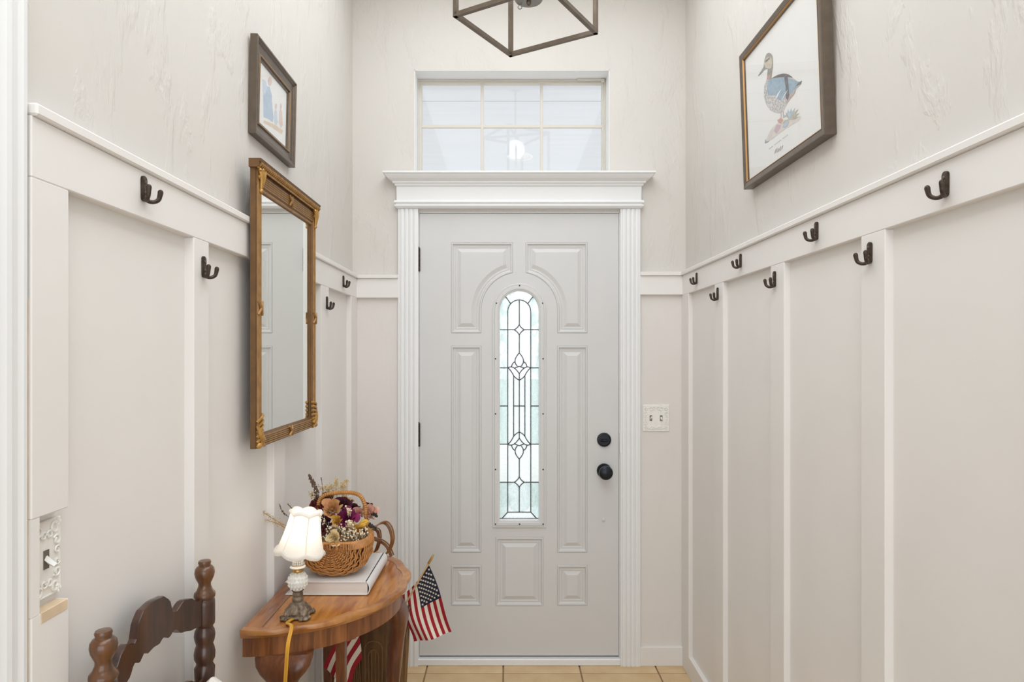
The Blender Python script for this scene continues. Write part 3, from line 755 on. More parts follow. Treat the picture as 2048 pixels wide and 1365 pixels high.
m_.prism([mf(MY0 + .002, MZ1 - d, w) for d, w in pr], (0, MY1 - MY0 - .004, 0)); tp = m_.build('top_rail', 'gold_shaded', mir)
for k in range(5):
    m_ = MB(); m_.tube([mf(y, MZ1 - .017 - .0062 * k, .0165) for y in (MY0 + .03, MY1 - .03)], .0024, 8); m_.build('reed', 'gold', tp, smooth=True)
m_ = MB(); m_.tube([mf(y, MZ1 - .052, .0115) for y in (MY0 + .03, MY1 - .03)], .0045, 8); m_.build('inner_bead', 'gold', tp, smooth=True)
# cornice
pr = [(-.004, 0), (-.004, .022), (-.001, .0265), (.004, .0275), (.009, .0265), (.012, .029), (.0185, .032), (.0185, 0)]
m_ = MB(); m_.prism([mf(MY0 - .010, MZ1 + d, w) for d, w in pr], (0, MY1 - MY0 + .020, 0)); co = m_.build('cornice', 'gold_shaded', mir)
m_ = MB(); nl = 46
for k in range(nl):
    y = MY0 - .006 + (MY1 - MY0 + .012) * (k + .5) / nl
    m_.tube([mf(y - .004, MZ1 - .002, .0265), mf(y, MZ1 + .005, .0305), mf(y + .003, MZ1 + .0115, .0295)], [.0016, .0036, .0014], 5)
m_.build('leaf_band', 'gold', co, smooth=True)
m_ = MB(); m_.tube([mf(y, MZ1 - .004, .0235) for y in (MY0 - .008, MY1 + .008)], .003, 6); m_.build('bead', 'gold_bright', co)
# corner acanthus leaves
for y in (MY0 + .020, MY1 - .020):
    m_ = MB()
    for s in (-1, 0, 1):
        pth = catmull([mf(y, MZ1 - .058, .021), mf(y + s * .003, MZ1 - .040, .024), mf(y + s * .009, MZ1 - .020, .026), mf(y + s * .016, MZ1 - .006, .024), mf(y + s * .020, MZ1 - .012, .027)], 5)
        n = len(pth); m_.tube(pth, [.0035 + .0022 * math.sin(PI * i / (n - 1)) for i in range(n)], 7)
    for s in (-1, 1):
        m_.tube(catmull([mf(y + s * .004, MZ1 - .034, .023), mf(y + s * .014, MZ1 - .024, .022), mf(y + s * .0185, MZ1 - .030, .024)], 5), .003, 6)
    m_.ball(mf(y, MZ1 - .060, .021), .0065, 10, 6); m_.ball(mf(y, MZ1 - .006, .025), .006, 10, 6)
    m_.build('corner_ornament', 'gold_bright', mir, smooth=True)
for y, inn in ((MY0 + .004, 1), (MY1 - .004, -1)):
    m_ = MB()
    for k in range(6):
        z = MZ0 + .088 - .013 * k
        m_.tube(catmull([mf(y, z - .020, .016), mf(y + inn * .012, z - .010, .0225), mf(y + inn * .026, z - .004, .0215), mf(y + inn * .037, z - .001 - .004 * k * .3, .016)], 4), .0042, 6)
    m_.tube(catmull([mf(y, MZ0 + .060, .018), mf(y + inn * .006, MZ0 + .035, .023), mf(y + inn * .020, MZ0 + .012, .023), mf(y + inn * .042, MZ0 + .004, .019)], 5), .0052, 7)
    m_.tube(catmull([mf(y + inn * .012, MZ0 + .05, .020), mf(y + inn * .024, MZ0 + .028, .023), mf(y + inn * .042, MZ0 + .018, .020)], 5), .0046, 7)
    m_.ball(mf(y + inn * .008, MZ0 + .008, .018), .009, 10, 6)
    m_.build('corner_ornament', 'gold_bright', mir, smooth=True)
def ribbon(fn, h, lab=None):
    m2 = MB()
    for s in (-1, 1):
        m2.tube([fn(-s * .012, -h, .0195), fn(0, 0, .0235), fn(s * .012, h, .0195)], [.0035, .0042, .0035], 6)
    m2.build('ribbon_tie', 'gold', mir, smooth=True)
yc = (MY0 + MY1) / 2; zc = (MZ0 + MZ1) / 2
ribbon(lambda a, b2, w: mf(yc + a, MZ1 - .030 + b2, w), .016); ribbon(lambda a, b2, w: mf(yc + a, MZ0 + .017 + b2, w), .014)
for y in (MY0 + .019, MY1 - .019): ribbon(lambda a, b2, w, y=y: mf(y + b2, zc + a * 1.5, w), .013)

# ------------------------------------------------------------------ small framed picture (left)
tl = .006 / .27; cs = math.sqrt(1 - tl * tl)
pf = Frame((WL + .001, 0, 2.022), (0, 1, 0), (tl, 0, cs), (cs, 0, -tl))
PY0, PY1, PH = 1.734, 2.062, .270
sp = thing('framed_picture', (WL, (PY0 + PY1) / 2, 2.022), 'small landscape picture in a dark bronze frame above the gilt mirror', 'picture')
m_ = MB(); ringprof(m_, pf, rect(PY0, PY1, 0, PH), [(0, 0), (0, .0195), (.002, .0205), (.006, .0205), (.008, .017), (.012, .0175), (.015, .013), (.036, .010), (.038, .0135), (.042, .0135), (.044, .0085), (.049, .0075), (.050, .004)]); m_.build('frame', 'bronze_frame', sp)
m_ = MB(); ringprof(m_, pf, rect(PY0 + .0385, PY1 - .0385, .0385, PH - .0385), [(0, .0125), (0, .0142), (.002, .0142), (.003, .0125)]); m_.build('gilt_line', 'gold_lip', sp)
m_ = MB(); m_.add([pf(*p, .0045) for p in rect(PY0 + .045, PY1 - .045, .045, PH - .045)], [(0, 1, 2, 3)]); prn = m_.build('print', 'paper', sp)
m_ = MB(); m_.add([pf(*p, .001) for p in rect(PY0 + .002, PY1 - .002, .002, PH - .002)], [(0, 1, 2, 3)]); m_.build('backing', 'raw_wood', sp)
mat('print_blue', (184, 200, 216), .8, var=.08, vscale=40); mat('print_blue_pale', (204, 214, 226), .8, var=.06, vscale=40); mat('print_skin', (226, 204, 198), .8, var=.04, vscale=30); mat('print_warm', (226, 206, 182), .8, var=.06, vscale=30)  # print colours paled to paint in the reflection on the glass
def flat(fr, pts, mt, w, parent, name='printed_shape'):
    m2 = MB(); m2.add([fr(u, v, w) for u, v in pts], [tuple(range(len(pts)))]); return m2.build(name, mt, parent)
def S(px, py): return pf.ray(490 + px / 4.875, 60 + py / 4.875, .0047)
flat(pf, [S(*p) for p in ((178, 575), (215, 548), (240, 555), (262, 640), (262, 700), (278, 860), (270, 900), (225, 868), (180, 850), (178, 700))], 'print_blue', .0047, prn)
flat(pf, [S(*p) for p in ((170, 480), (205, 500), (215, 560), (190, 640), (172, 600))], 'print_blue_pale', .00485, prn)
flat(pf, [S(243 + 18 * math.cos(t), 500 + 45 * math.sin(t)) for t in [2 * PI * k / 14 for k in range(14)]], 'print_skin', .005, prn)
flat(pf, [S(*p) for p in ((285, 800), (300, 770), (312, 800), (318, 900), (305, 930), (286, 900))], 'print_blue_pale', .0048, prn)
flat(pf, [S(*p) for p in ((335, 790), (350, 770), (362, 800), (368, 930), (350, 960), (330, 900))], 'print_skin', .0048, prn)
for cxp, cyp in ((302, 745), (349, 745)): flat(pf, [S(cxp + 9 * math.cos(t), cyp + 28 * math.sin(t)) for t in [2 * PI * k / 12 for k in range(12)]], 'print_skin', .005, prn)
flat(pf, [S(*p) for p in ((185, 880), (300, 930), (370, 980), (360, 1020), (260, 950), (180, 905))], 'print_warm', .0046, prn)
m_ = MB(); m_.add([pf(*p, .0068) for p in rect(PY0 + .044, PY1 - .044, .044, PH - .044)], [(0, 1, 2, 3)]); m_.build('glass', 'picture_glass', sp)

# ------------------------------------------------------------------ duck picture (right)
tl = .016 / .4435; cs = math.sqrt(1 - tl * tl)
qf = Frame((WR - .001, 0, 1.970), (0, 1, 0), (-tl, 0, cs), (-cs, 0, -tl))
QY0, QY1, QH = 1.592, 2.132, .445
dk = thing('framed_picture', (WR, (QY0 + QY1) / 2, 1.970), 'large duck print in a dark bronze frame on the right wall', 'picture')
m_ = MB(); ringprof(m_, qf, rect(QY0, QY1, 0, QH), [(0, 0), (0, .0285), (.0015, .030), (.004, .030), (.018, .0275), (.019, .0255), (.0215, .0262), (.0235, .0225), (.0255, .021), (.0255, .018)]); m_.build('frame', 'bronze_frame', dk)
m_ = MB(); ringprof(m_, qf, rect(QY0 + .020, QY1 - .020, .020, QH - .020), [(0, .024), (0, .0275), (.0018, .0275), (.0035, .0235)]); m_.build('gilt_line', 'gold_lip', dk)
m_ = MB(); m_.add([qf(*p, .019) for p in rect(QY0 + .02, QY1 - .02, .02, QH - .02)], [(0, 1, 2, 3)]); prn = m_.build('print', 'paper', dk)
m_ = MB(); m_.add([qf(*p, .001) for p in rect(QY0 + .002, QY1 - .002, .002, QH - .002)], [(0, 1, 2, 3)]); m_.build('backing', 'raw_wood', dk)
mat('duck_body', (176, 170, 168), .8, vscale=190, rgb2=(222, 219, 216), lo=.42, hi=.58); mat('duck_blue', (158, 178, 192), .8, var=.12, vscale=120); mat('duck_dark', (118, 114, 116), .8, var=.25, vscale=160)  # duck print colours, here and below, washed out like reflection on its glass
mat('duck_head', (162, 158, 152), .8, var=.12, vscale=120); mat('duck_face', (206, 196, 178), .8, var=.06, vscale=90); mat('duck_neck', (196, 168, 154), .8, var=.1, vscale=90)
mat('duck_foot', (212, 164, 152), .8, var=.08); mat('duck_leg', (206, 180, 186), .8); mat('foliage_blue', (184, 200, 210), .8, var=.12, vscale=90); mat('foliage_olive', (190, 188, 172), .8, var=.15, vscale=90); mat('ground_wash', (222, 214, 206), .8, var=.06, vscale=40); mat('ink_pale', (196, 194, 196), .9); mat('white_print', (236, 236, 236), .8)
def T(px, py): return qf.ray(1490 + px / 5.459, 80 + py / 5.459, .0193)
def dflat(pts, mt, w): flat(qf, [T(*p) for p in pts], mt, w, prn)
def sm(pts): return [tuple(p[:2]) for p in catmull([(*p, 0) for p in pts], 5)]
dflat(sm([(240, 420), (212, 500), (206, 590), (222, 680), (270, 760), (340, 798), (400, 796), (450, 720), (490, 650), (540, 590), (556, 545), (600, 500), (622, 445), (580, 455), (520, 410), (470, 375), (410, 368), (340, 390), (285, 425)]), 'duck_body', .0193)
dflat(sm([(285, 425), (340, 390), (410, 368), (470, 375), (520, 410), (480, 408), (420, 405), (340, 412)]), 'duck_dark', .0196)
dflat(sm([(250, 440), (320, 418), (440, 410), (540, 440), (600, 470), (560, 520), (500, 590), (440, 610), (400, 660), (350, 640), (340, 605), (260, 600), (240, 520)]), 'duck_blue', .0196)
dflat(((428, 400), (468, 402), (486, 600), (470, 660), (446, 640), (446, 520)), 'duck_dark', .0198)
dflat(sm([(338, 640), (355, 590), (398, 538), (372, 590), (348, 638)]), 'white_print', .0199); dflat(sm([(395, 660), (430, 600), (470, 540), (440, 600), (402, 662)]), 'white_print', .0199)
dflat(((580, 470), (622, 445), (612, 480), (560, 505)), 'duck_dark', .0198); dflat(((556, 545), (540, 590), (450, 700), (455, 660), (500, 600)), 'duck_neck', .0197)
dflat(sm([(250, 315), (240, 420), (258, 430), (285, 425), (294, 370), (304, 300), (306, 230), (300, 175), (280, 147), (255, 140), (232, 160), (216, 205), (206, 260), (206, 310), (230, 315)]), 'duck_head', .0195)
dflat(sm([(222, 215), (250, 190), (290, 200), (296, 270), (280, 310), (250, 310), (215, 300), (208, 260)]), 'duck_face', .0197)
dflat(((222, 225), (270, 190), (275, 205), (225, 250)), 'duck_dark', .0199)
dflat(((244, 385), (286, 372), (276, 425), (240, 425)), 'duck_neck', .0198)
dflat(sm([(208, 262), (200, 300), (150, 380), (150, 390), (185, 358), (216, 322), (245, 314), (225, 300)]), 'duck_head', .0199)
dflat(((388, 790), (400, 790), (398, 860), (390, 860)), 'duck_leg', .0194); dflat(((412, 780), (424, 775), (424, 850), (414, 855)), 'duck_leg', .0194)
dflat(((355, 875), (395, 848), (418, 872), (400, 895), (398, 915), (365, 900)), 'duck_foot', .0198); dflat(((430, 815), (460, 830), (425, 850)), 'foliage_blue', .0198)
dflat(sm([(225, 1120), (260, 1020), (330, 930), (420, 880), (500, 860), (600, 830), (600, 870), (500, 935), (400, 1000), (300, 1080)]), 'ground_wash', .01935)
dflat(((320, 980), (345, 925), (392, 925), (390, 960), (345, 1025), (318, 1000)), 'duck_leg', .0196)
for a, L2, mt in ((-95, 120, 'foliage_blue'), (-78, 130, 'foliage_blue'), (-62, 150, 'foliage_blue'), (-48, 160, 'foliage_olive'), (-32, 140, 'foliage_olive'), (-112, 90, 'foliage_olive'), (-16, 120, 'foliage_olive'), (150, 80, 'foliage_olive'), (120, 90, 'foliage_blue')):
    ca, sa = math.cos(R(a)), math.sin(R(a)); bx, by = 480, 870
    dflat([(bx, by), (bx + ca * L2 * .5 - sa * 14, by + sa * L2 * .5 + ca * 14), (bx + ca * L2, by + sa * L2), (bx + ca * L2 * .5 + sa * 14, by + sa * L2 * .5 - ca * 14)], mt, .0197 + a * 1e-6)
dflat(sm([(410, 955), (440, 900), (480, 880), (465, 930), (430, 960)]), 'foliage_blue', .0199); dflat(((218, 1130), (225, 1080), (232, 1112), (270, 1100), (245, 1118)), 'ink_gray', .0198)
m_ = MB()
def ink(pts, r=.0005): m_.tube([qf(*T(*p), .0195) for p in pts], r, 4)
for k in range(14):
    x = 262 + k * 15; y = 1196 - k * 11.5
    if k not in (3, 9): ink([(x, y), (x + 3, y - 12), (x + 7, y - 2), (x + 10, y - 14)], .0004)
ink(sm([(320, 1245), (340, 1190), (330, 1235), (352, 1180), (348, 1230), (372, 1180), (366, 1222), (392, 1160), (385, 1212), (415, 1150), (408, 1190)]), .0006)
m_.build('caption', 'ink_pale', prn)
m_ = MB(); m_.add([qf(*p, .0215) for p in rect(QY0 + .021, QY1 - .021, .021, QH - .021)], [(0, 1, 2, 3)]); m_.build('glass', 'picture_glass', dk)

# ------------------------------------------------------------------ switch plates
def scroll_plate(mb_tag, fr, w, h, cut):
    pass
sp2 = thing('switch_plate', (at(1311.5, 836, YB).x, YB, at(1311.5, 863, YB).z), 'square white ornate double switch plate to the right of the door', 'switch plate')
c0 = at(1311.5, 836.5, YB); sf = Frame((c0.x, YB - .0015, c0.z), (1, 0, 0), (0, 0, 1), (0, -1, 0)); hw = .0605
m_ = MB(); ringprof(m_, sf, rect(-hw, hw, -hw, hw), [(0, 0), (0, .003), (.003, .005), (.006, .0042)], cap=True); m_.build('plate', 'plate_white', sp2)
m_ = MB()
def scroll(mb, fr, cx, cz, r, a0, a1, k=1, w=.0052, t=.0020):
    mb.tube([fr(cx + r * (1 - .65 * i / 12) * math.cos(R(a0 + (a1 - a0) * i / 12)), cz + k * r * (1 - .65 * i / 12) * math.sin(R(a0 + (a1 - a0) * i / 12)), w) for i in range(13)], t, 5)
for sx in (-1, 1):
    for sz in (-1, 1):
        fl2 = Frame(sf.O, sf.U * sx, sf.V * sz, sf.N)
        for a in range(5): m_.ball(fl2(.045 + .006 * math.cos(a * 1.256), .043 + .006 * math.sin(a * 1.256), .005), .0034, 6, 4)
        scroll(m_, fl2, .022, .042, .009, 30, 430); scroll(m_, fl2, .010, .044, .008, 150, -240); scroll(m_, fl2, .047, .020, .009, 30, 430); scroll(m_, fl2, .048, .008, .006, 150, -240)
        m_.tube([fl2(0, .046, .0045), fl2(.010, .052, .0045), fl2(.024, .050, .0045), fl2(.036, .046, .0045)], .0014, 5)
        m_.tube([fl2(.050, 0, .0045), fl2(.053, .010, .0045), fl2(.051, .024, .0045), fl2(.046, .034, .0045)], .0014, 5)
m_.build('relief', 'plate_white', sp2, smooth=True)
for u, up_ in ((-.0235, 1), (.0235, -1)):
    m_ = MB(); m_.box(sf.O.x + u - .0055, sf.O.x + u + .0055, sf.O.y - .0052, sf.O.y - .004, sf.O.z - .0125, sf.O.z + .0125); m_.build('slot', 'slot_dark', sp2)
    m_ = MB(); pr_ = [sf(u, up_ * -.004, .004), sf(u, up_ * .002, .009), sf(u, up_ * .006, .016)]; m_.tube(pr_, [.0046, .0042, .0036], 4); m_.build('toggle', 'toggle', sp2)
    for zz in (-.030, .030):
        m_ = MB(); m_.lathe([(.0028, 0), (.0022, .0012), (0, .0014)], 8, sf(u, zz, .004), MX); m_.build('screw', 'toggle', sp2)
# single plate in the notch of the left batten
Yp0, Yp1, Zp0, Zp1 = .929, .9935, 1.056, 1.172
sp1 = thing('switch_plate', (WL, (Yp0 + Yp1) / 2, Zp0), 'white ornate single switch plate in the notched batten beside the doorway trim', 'switch plate')
s1 = Frame((WL + .0025, (Yp0 + Yp1) / 2, (Zp0 + Zp1) / 2), (0, 1, 0), (0, 0, 1), (1, 0, 0)); hw, hh = (Yp1 - Yp0) / 2, (Zp1 - Zp0) / 2
m_ = MB(); ringprof(m_, s1, rect(-hw, hw, -hh, hh), [(0, 0), (0, .004), (.002, .006), (.005, .005)], cap=True); m_.build('plate', 'plate_white', sp1)
m_ = MB()
for sx in (-1, 1):
    for sz in (-1, 1):
        f2 = Frame(s1.O, s1.U * sx, s1.V * sz, s1.N)
        scroll(m_, f2, .018, .044, .010, 20, 430, w=.006, t=.0022); scroll(m_, f2, .022, .024, .008, 150, -250, w=.006, t=.002); scroll(m_, f2, .023, .009, .006, 20, 420, w=.006, t=.0018); scroll(m_, f2, .006, .036, .007, 180, -200, w=.006, t=.002)
        for a in range(4): m_.ball(f2(.024 + .004 * math.cos(a * 1.57), .051 + .004 * math.sin(a * 1.57), .006), .003, 6, 4)
m_.build('relief', 'plate_white', sp1, smooth=True)
m_ = MB(); m_.box(s1.O.x + .0045, s1.O.x + .0062, s1.O.y - .0055, s1.O.y + .0055, s1.O.z - .014, s1.O.z + .014); m_.build('slot', 'slot_dark', sp1)
m_ = MB(); m_.tube([s1(0, .002, .004), s1(0, -.004, .012), s1(0, -.009, .020)], [.0052, .0046, .004], 4); m_.build('toggle', 'toggle', sp1)

# ------------------------------------------------------------------ ladder-back chair
CX, CN, CF_ = -.635, 1.012, 1.353
ch = thing('ladder_back_chair', (CX + .20, (CN + CF_) / 2, 0), 'dark turned-wood ladder-back chair with a scalloped top slat at the lower left', 'chair')
postp = [(.015, 0), (.018, .02), (.019, .42), (.0195, .740), (.0205, .764), (.0170, .770), (.0165, .775), (.0205, .784), (.0212, .795), (.0190, .806), (.0165, .813), (.0195, .822), (.0210, .832), (.0195, .842), (.0165, .848), (.0165, .852), (.0200, .856), (.0206, .862), (.0206, .900), (.0196, .908), (.016, .912)]
finp = [(.016, .908), (.0165, .911), (.0208, .915), (.0214, .919), (.0205, .924), (.0160, .929), (.0125, .938), (.0122, .944), (.0150, .950), (.0185, .958), (.0200, .966), (.0190, .974), (.0155, .979), (.0120, .9805), (.0118, .984), (.0130, .988), (.0115, .9915), (0, .992)]
for y in (CN, CF_):
    m_ = MB(); m_.lathe([(r, z - .004) for r, z in postp], 24, (CX, y, 0)); p_ = m_.build('back_post', 'chair_wood', ch, smooth=True)
    m_ = MB(); m_.lathe([(r, z - .006) for r, z in finp], 24, (CX, y, 0)); m_.build('finial', 'chair_finial', p_, smooth=True)
def slat(zo, prof_top, prof_bot):
    m2 = MB(); n = 48; y0, y1 = CN + .008, CF_ - .008
    def bow(t): return -.021 * math.sin(PI * t)
    def ev(pr, t):
        t = abs(t - .5) * 2
        for (a, za), (b2, zb2) in zip(pr, pr[1:]):
            if a <= t <= b2:
                k = (t - a) / max(b2 - a, 1e-6); return za + (zb2 - za) * k
        return pr[-1][1]
    fr_, bk = [], []
    loops = []
    for i in range(n + 1):
        t = i / n; x = CX + bow(t); y = y0 + (y1 - y0) * t; zt, zb2 = ev(prof_top, t) + zo, ev(prof_bot, t) + zo
        loops.append([(x - .007, y, zb2), (x + .007, y, zb2), (x + .007, y, zt - .001), (x + .005, y, zt), (x - .005, y, zt), (x - .007, y, zt - .001)])
    m2.rings(loops, cap0=True, cap1=True); return m2.build('slat', 'chair_wood', ch, smooth=30)
def wave(pts, n=6):
    out = []
    for (a, za), (b2, zb2) in zip(pts, pts[1:]):
        for k in range(n):
            t = k / n; s_ = (1 - math.cos(PI * t)) / 2; out.append((a + (b2 - a) * t, za + (zb2 - za) * s_))
    out.append(pts[-1]); return out
top_ = wave([(0, .966), (.20, .963), (.30, .952), (.36, .940), (.38, .920), (.44, .918), (.60, .930), (.72, .926), (.86, .911), (.93, .912), (1, .916)])
bot_ = wave([(0, .880), (.12, .878), (.2, .885), (.30, .876), (.42, .884), (.55, .868), (.75, .860), (1, .855)])
slat(0, top_, bot_); slat(-.168, top_, bot_); slat(-.336, top_, bot_)
sx0 = CX; sx1 = CX + .38
for y in (CN - .04, CF_ + .04):
    m_ = MB(); m_.lathe([(.014, 0), (.018, .03), (.020, .20), (.016, .21), (.021, .24), (.021, .46), (.012, .475), (0, .477)], 20, (sx1, y, 0)); m_.build('front_leg', 'chair_wood', ch, smooth=True)
for z in (.15, .28):
    for s_, (ya_, yb_) in ((0, (CN, CN - .04)), (1, (CF_, CF_ + .04))):
        m_ = MB(); m_.tube([(sx0, ya_, z), ((sx0 + sx1) / 2, (ya_ + yb_) / 2, z), (sx1, yb_, z)], [.009, .013, .009], 10); m_.build('rung', 'chair_wood', ch, smooth=True)
m_ = MB(); m_.tube([(sx1, CN - .04, .22), (sx1, (CN + CF_) / 2, .22), (sx1, CF_ + .04, .22)], [.009, .014, .009], 10); m_.build('rung', 'chair_wood', ch, smooth=True)
m_ = MB(); m_.rings([[(sx0, CN, z), (sx1, CN - .04, z), (sx1, CF_ + .04, z), (sx0, CF_, z)] for z in (.425, .445, .455)], cap0=True, cap1=True); m_.build('seat', 'rush', ch)
# cushion standing on the seat, leaning against the slats
def pillow(u, v):
    a = (u - .5) * 2; b2 = (v - .5) * 2
    return a, b2
cu = MB(); cyc, w2, h2 = CF_ - .060, .075, .150
def pil(side):
    def fn(u, v):
        a, b2 = (u - .5) * 2, (v - .5) * 2
        pinch = 1 - .08 * (abs(a * b2))
        r_ = max(0, (1 - abs(a) ** 2.6) * (1 - abs(b2) ** 2.6)) ** .5
        zz = .618 + b2 * h2 * pinch; x_ = CX + .075 - (zz - .455) * .11 + side * .045 * r_
        corner = 1 - .5 * max(0, abs(a) - .5) * max(0, abs(b2) - .5)
        return (x_ + .018 * 0, cyc + a * w2 * pinch * corner, zz - .07 * max(0, b2) * a * a)
    return fn
cu.grid(pil(1), 14, 14); cu.grid(pil(-1), 14, 14)
cuo = cu.build('cushion', 'cushion_white', smooth=True, weld=True); tag(cuo, 'small white woven cushion leaning on the ladder-back chair', 'cushion')

# ------------------------------------------------------------------ demilune table
TCY, TA, TB, TXB, TZT = 1.962, .355, .372, -.668, .722
tb = thing('console_table', (TXB, TCY, 0), 'half-round wooden console table with a scalloped edge against the left wall', 'table')
def ell(k, scl=0.0, inn=0.0, n=96):
    out = []
    for i in range(n + 1):
        t = -PI / 2 + PI * i / n; s_ = 1 + scl * (abs(math.sin(t * 9.5)) - .5)
        out.append((TXB + (TB - inn) * math.cos(t) * s_, TCY + (TA - inn) * math.sin(t) * s_))
    return out
def plate_el(mb, outline, z0, z1):
    mb.rings([[(x, y, z) for x, y in outline] for z in (z0, z1)], cap0=True, cap1=True)
m_ = MB(); plate_el(m_, ell(0, .0, .010), TZT - .018, TZT); m_.build('table_top', 'table_wood', tb)
rim = MB(); n = 128
lo_ = []
for i in range(n + 1):
    t = -PI / 2 + PI * i / n; w_ = abs(math.sin(t * 8.0)); sc_ = .010 * (w_ - .5)
    c_, s_ = math.cos(t), math.sin(t); nx, ny = c_ / TB, s_ / TA; nl_ = math.hypot(nx, ny); nx /= nl_; ny /= nl_
    bx, by = TXB + TB * c_, TCY + TA * s_
    pr = [(-.027 + sc_ * .8, .0004), (-.0255 + sc_ * .8, .0022), (-.012 + sc_ * .6, .0016), (-.0045 + sc_, .0040), (-.001 + sc_, .0038), (.0005 + sc_, .001), (0 + sc_, -.008), (-.003 + sc_ * .6, -.011), (-.008, -.0185), (-.030, -.0185)]
    lo_.append([(max(bx + nx * d, TXB), by + ny * d, TZT + z) for d, z in pr])
rim.rings(lo_, closed=True, cap0=True, cap1=True); rim.build('scalloped_rim', 'table_edge', tb, smooth=35)
m_ = MB(); m_.box(TXB, TXB + .046, TCY - TA + .012, TCY + TA - .012, TZT, TZT + .0012); m_.build('back_strip', 'table_strip', tb)
m_ = MB(); m_.box(TXB + .046, TXB + .0478, TCY - TA + .014, TCY + TA - .014, TZT, TZT + .0008); m_.build('seam', 'slot_dark', tb)
ap = MB(); o1 = ell(0, 0, .022); o2 = ell(0, 0, .044)
ap.rings([[(x, y, z) for x, y in o1] for z in (.650, TZT - .018)], closed=False); ap.rings([[(x, y, z) for x, y in o2] for z in (.650, TZT - .018)], closed=False)
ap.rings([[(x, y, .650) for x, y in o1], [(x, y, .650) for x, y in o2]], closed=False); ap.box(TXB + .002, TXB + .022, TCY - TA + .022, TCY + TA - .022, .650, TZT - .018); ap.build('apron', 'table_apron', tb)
def cabriole(pos, out, hw0, name='cabriole_leg', thick=.026):
    px_, py_ = pos; o_ = Vector((out[0], out[1], 0)).normalized(); t_ = Vector((-o_.y, o_.x, 0))
    lv = [(.652, hw0, .0, thick), (.640, hw0 * .99, .006, thick * 1.05), (.622, hw0 * .93, .012, thick * 1.1), (.604, hw0 * .78, .014, thick * 1.08), (.588, hw0 * .58, .013, thick), (.570, hw0 * .44, .011, thick * .95), (.54, hw0 * .36, .008, thick * .88), (.48, .024, .002, .022), (.36, .020, -.006, .019), (.20, .016, -.010, .016), (.08, .016, -.004, .016), (.035, .022, .006, .022), (.018, .026, .010, .026), (.0, .022, .010, .022)]
    m2 = MB(); loops = []
    for z, w_, off, d_ in lv:
        c = Vector((px_, py_, z)) + o_ * off; lp = []
        for k in range(20):
            a = 2 * PI * k / 20; ca, sa = math.cos(a), math.sin(a)
            e = 2 / 3.2
            lp.append(c + t_ * (w_ * math.copysign(abs(ca) ** e, ca)) + o_ * (d_ * math.copysign(abs(sa) ** e, sa)))
        loops.append(lp)
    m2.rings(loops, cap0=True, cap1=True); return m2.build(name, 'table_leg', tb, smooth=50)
cabriole((TXB + .098, TCY - TA + .052), (0, -1), .074)
cabriole((TXB + .050, TCY + TA - .060), (0, 1), .046)
cabriole((TXB + TB - .046, TCY + .010), (1, -.08), .050)
gx, gy = at(672, 1290, 1.70).x, 1.755
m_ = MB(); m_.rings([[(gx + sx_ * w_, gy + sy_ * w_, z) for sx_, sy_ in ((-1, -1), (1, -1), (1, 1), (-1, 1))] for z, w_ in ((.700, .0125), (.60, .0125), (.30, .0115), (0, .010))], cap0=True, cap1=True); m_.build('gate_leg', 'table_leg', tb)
blk = MB()
ta_ = math.asin(max(-1, min(1, (1.735 - TCY) / (TA - .02))))
bl = []
for t in (ta_ - .06, ta_ + .02):
    bl.append((TXB + (TB - .0205) * math.cos(t), TCY + (TA - .0205) * math.sin(t)))
blk.rings([[(bl[0][0], bl[0][1], z), (bl[1][0], bl[1][1], z), (bl[1][0] - .02, bl[1][1] + .012, z), (bl[0][0] - .02, bl[0][1] + .012, z)] for z in (.648, TZT - .018)], cap0=True, cap1=True); blk.build('leg_block', 'table_leg', tb)

# ------------------------------------------------------------------ book
BX0, BX1, BY0, BY1 = -.636, -.393, 1.851, 2.122
bz = TZT + .0014
bk = thing('book', ((BX0 + BX1) / 2, (BY0 + BY1) / 2, bz), 'thick white hardcover book lying under the flower basket', 'book')
m_ = MB(); m_.box(BX0, BX1 - .006, BY0, BY1, bz, bz + .0028, .0008); m_.box(BX0, BX1 - .006, BY0, BY1, bz + .0362, bz + .039, .0008)
spn = [(BX1 - .008 + .011 * math.sin(PI * k / 8) ** .6 * 1, bz + .039 * k / 8) for k in range(9)]
m_.rings([[(x, y, z) for x, z in spn] + [(x - .003, y, z) for x, z in spn[::-1]] for y in (BY0, BY1)], cap0=True, cap1=True)
m_.tube([(BX1 - .018, y, bz + .0386) for y in (BY0, BY1)], .0012, 6); m_.build('cover', 'book_cloth', bk, smooth=40)
pg = [(BX0 + .006 + .012 * math.sin(PI * k / 10), bz + .0028 + .0334 * k / 10) for k in range(11)]
pg = pg + [(BX1 - .006, bz + .0362), (BX1 - .006, bz + .0028)]
m_ = MB(); m_.prism([(x, BY0 + .004, z) for x, z in pg], (0, BY1 - BY0 - .008, 0)); m_.build('pages', 'book_pages', bk)

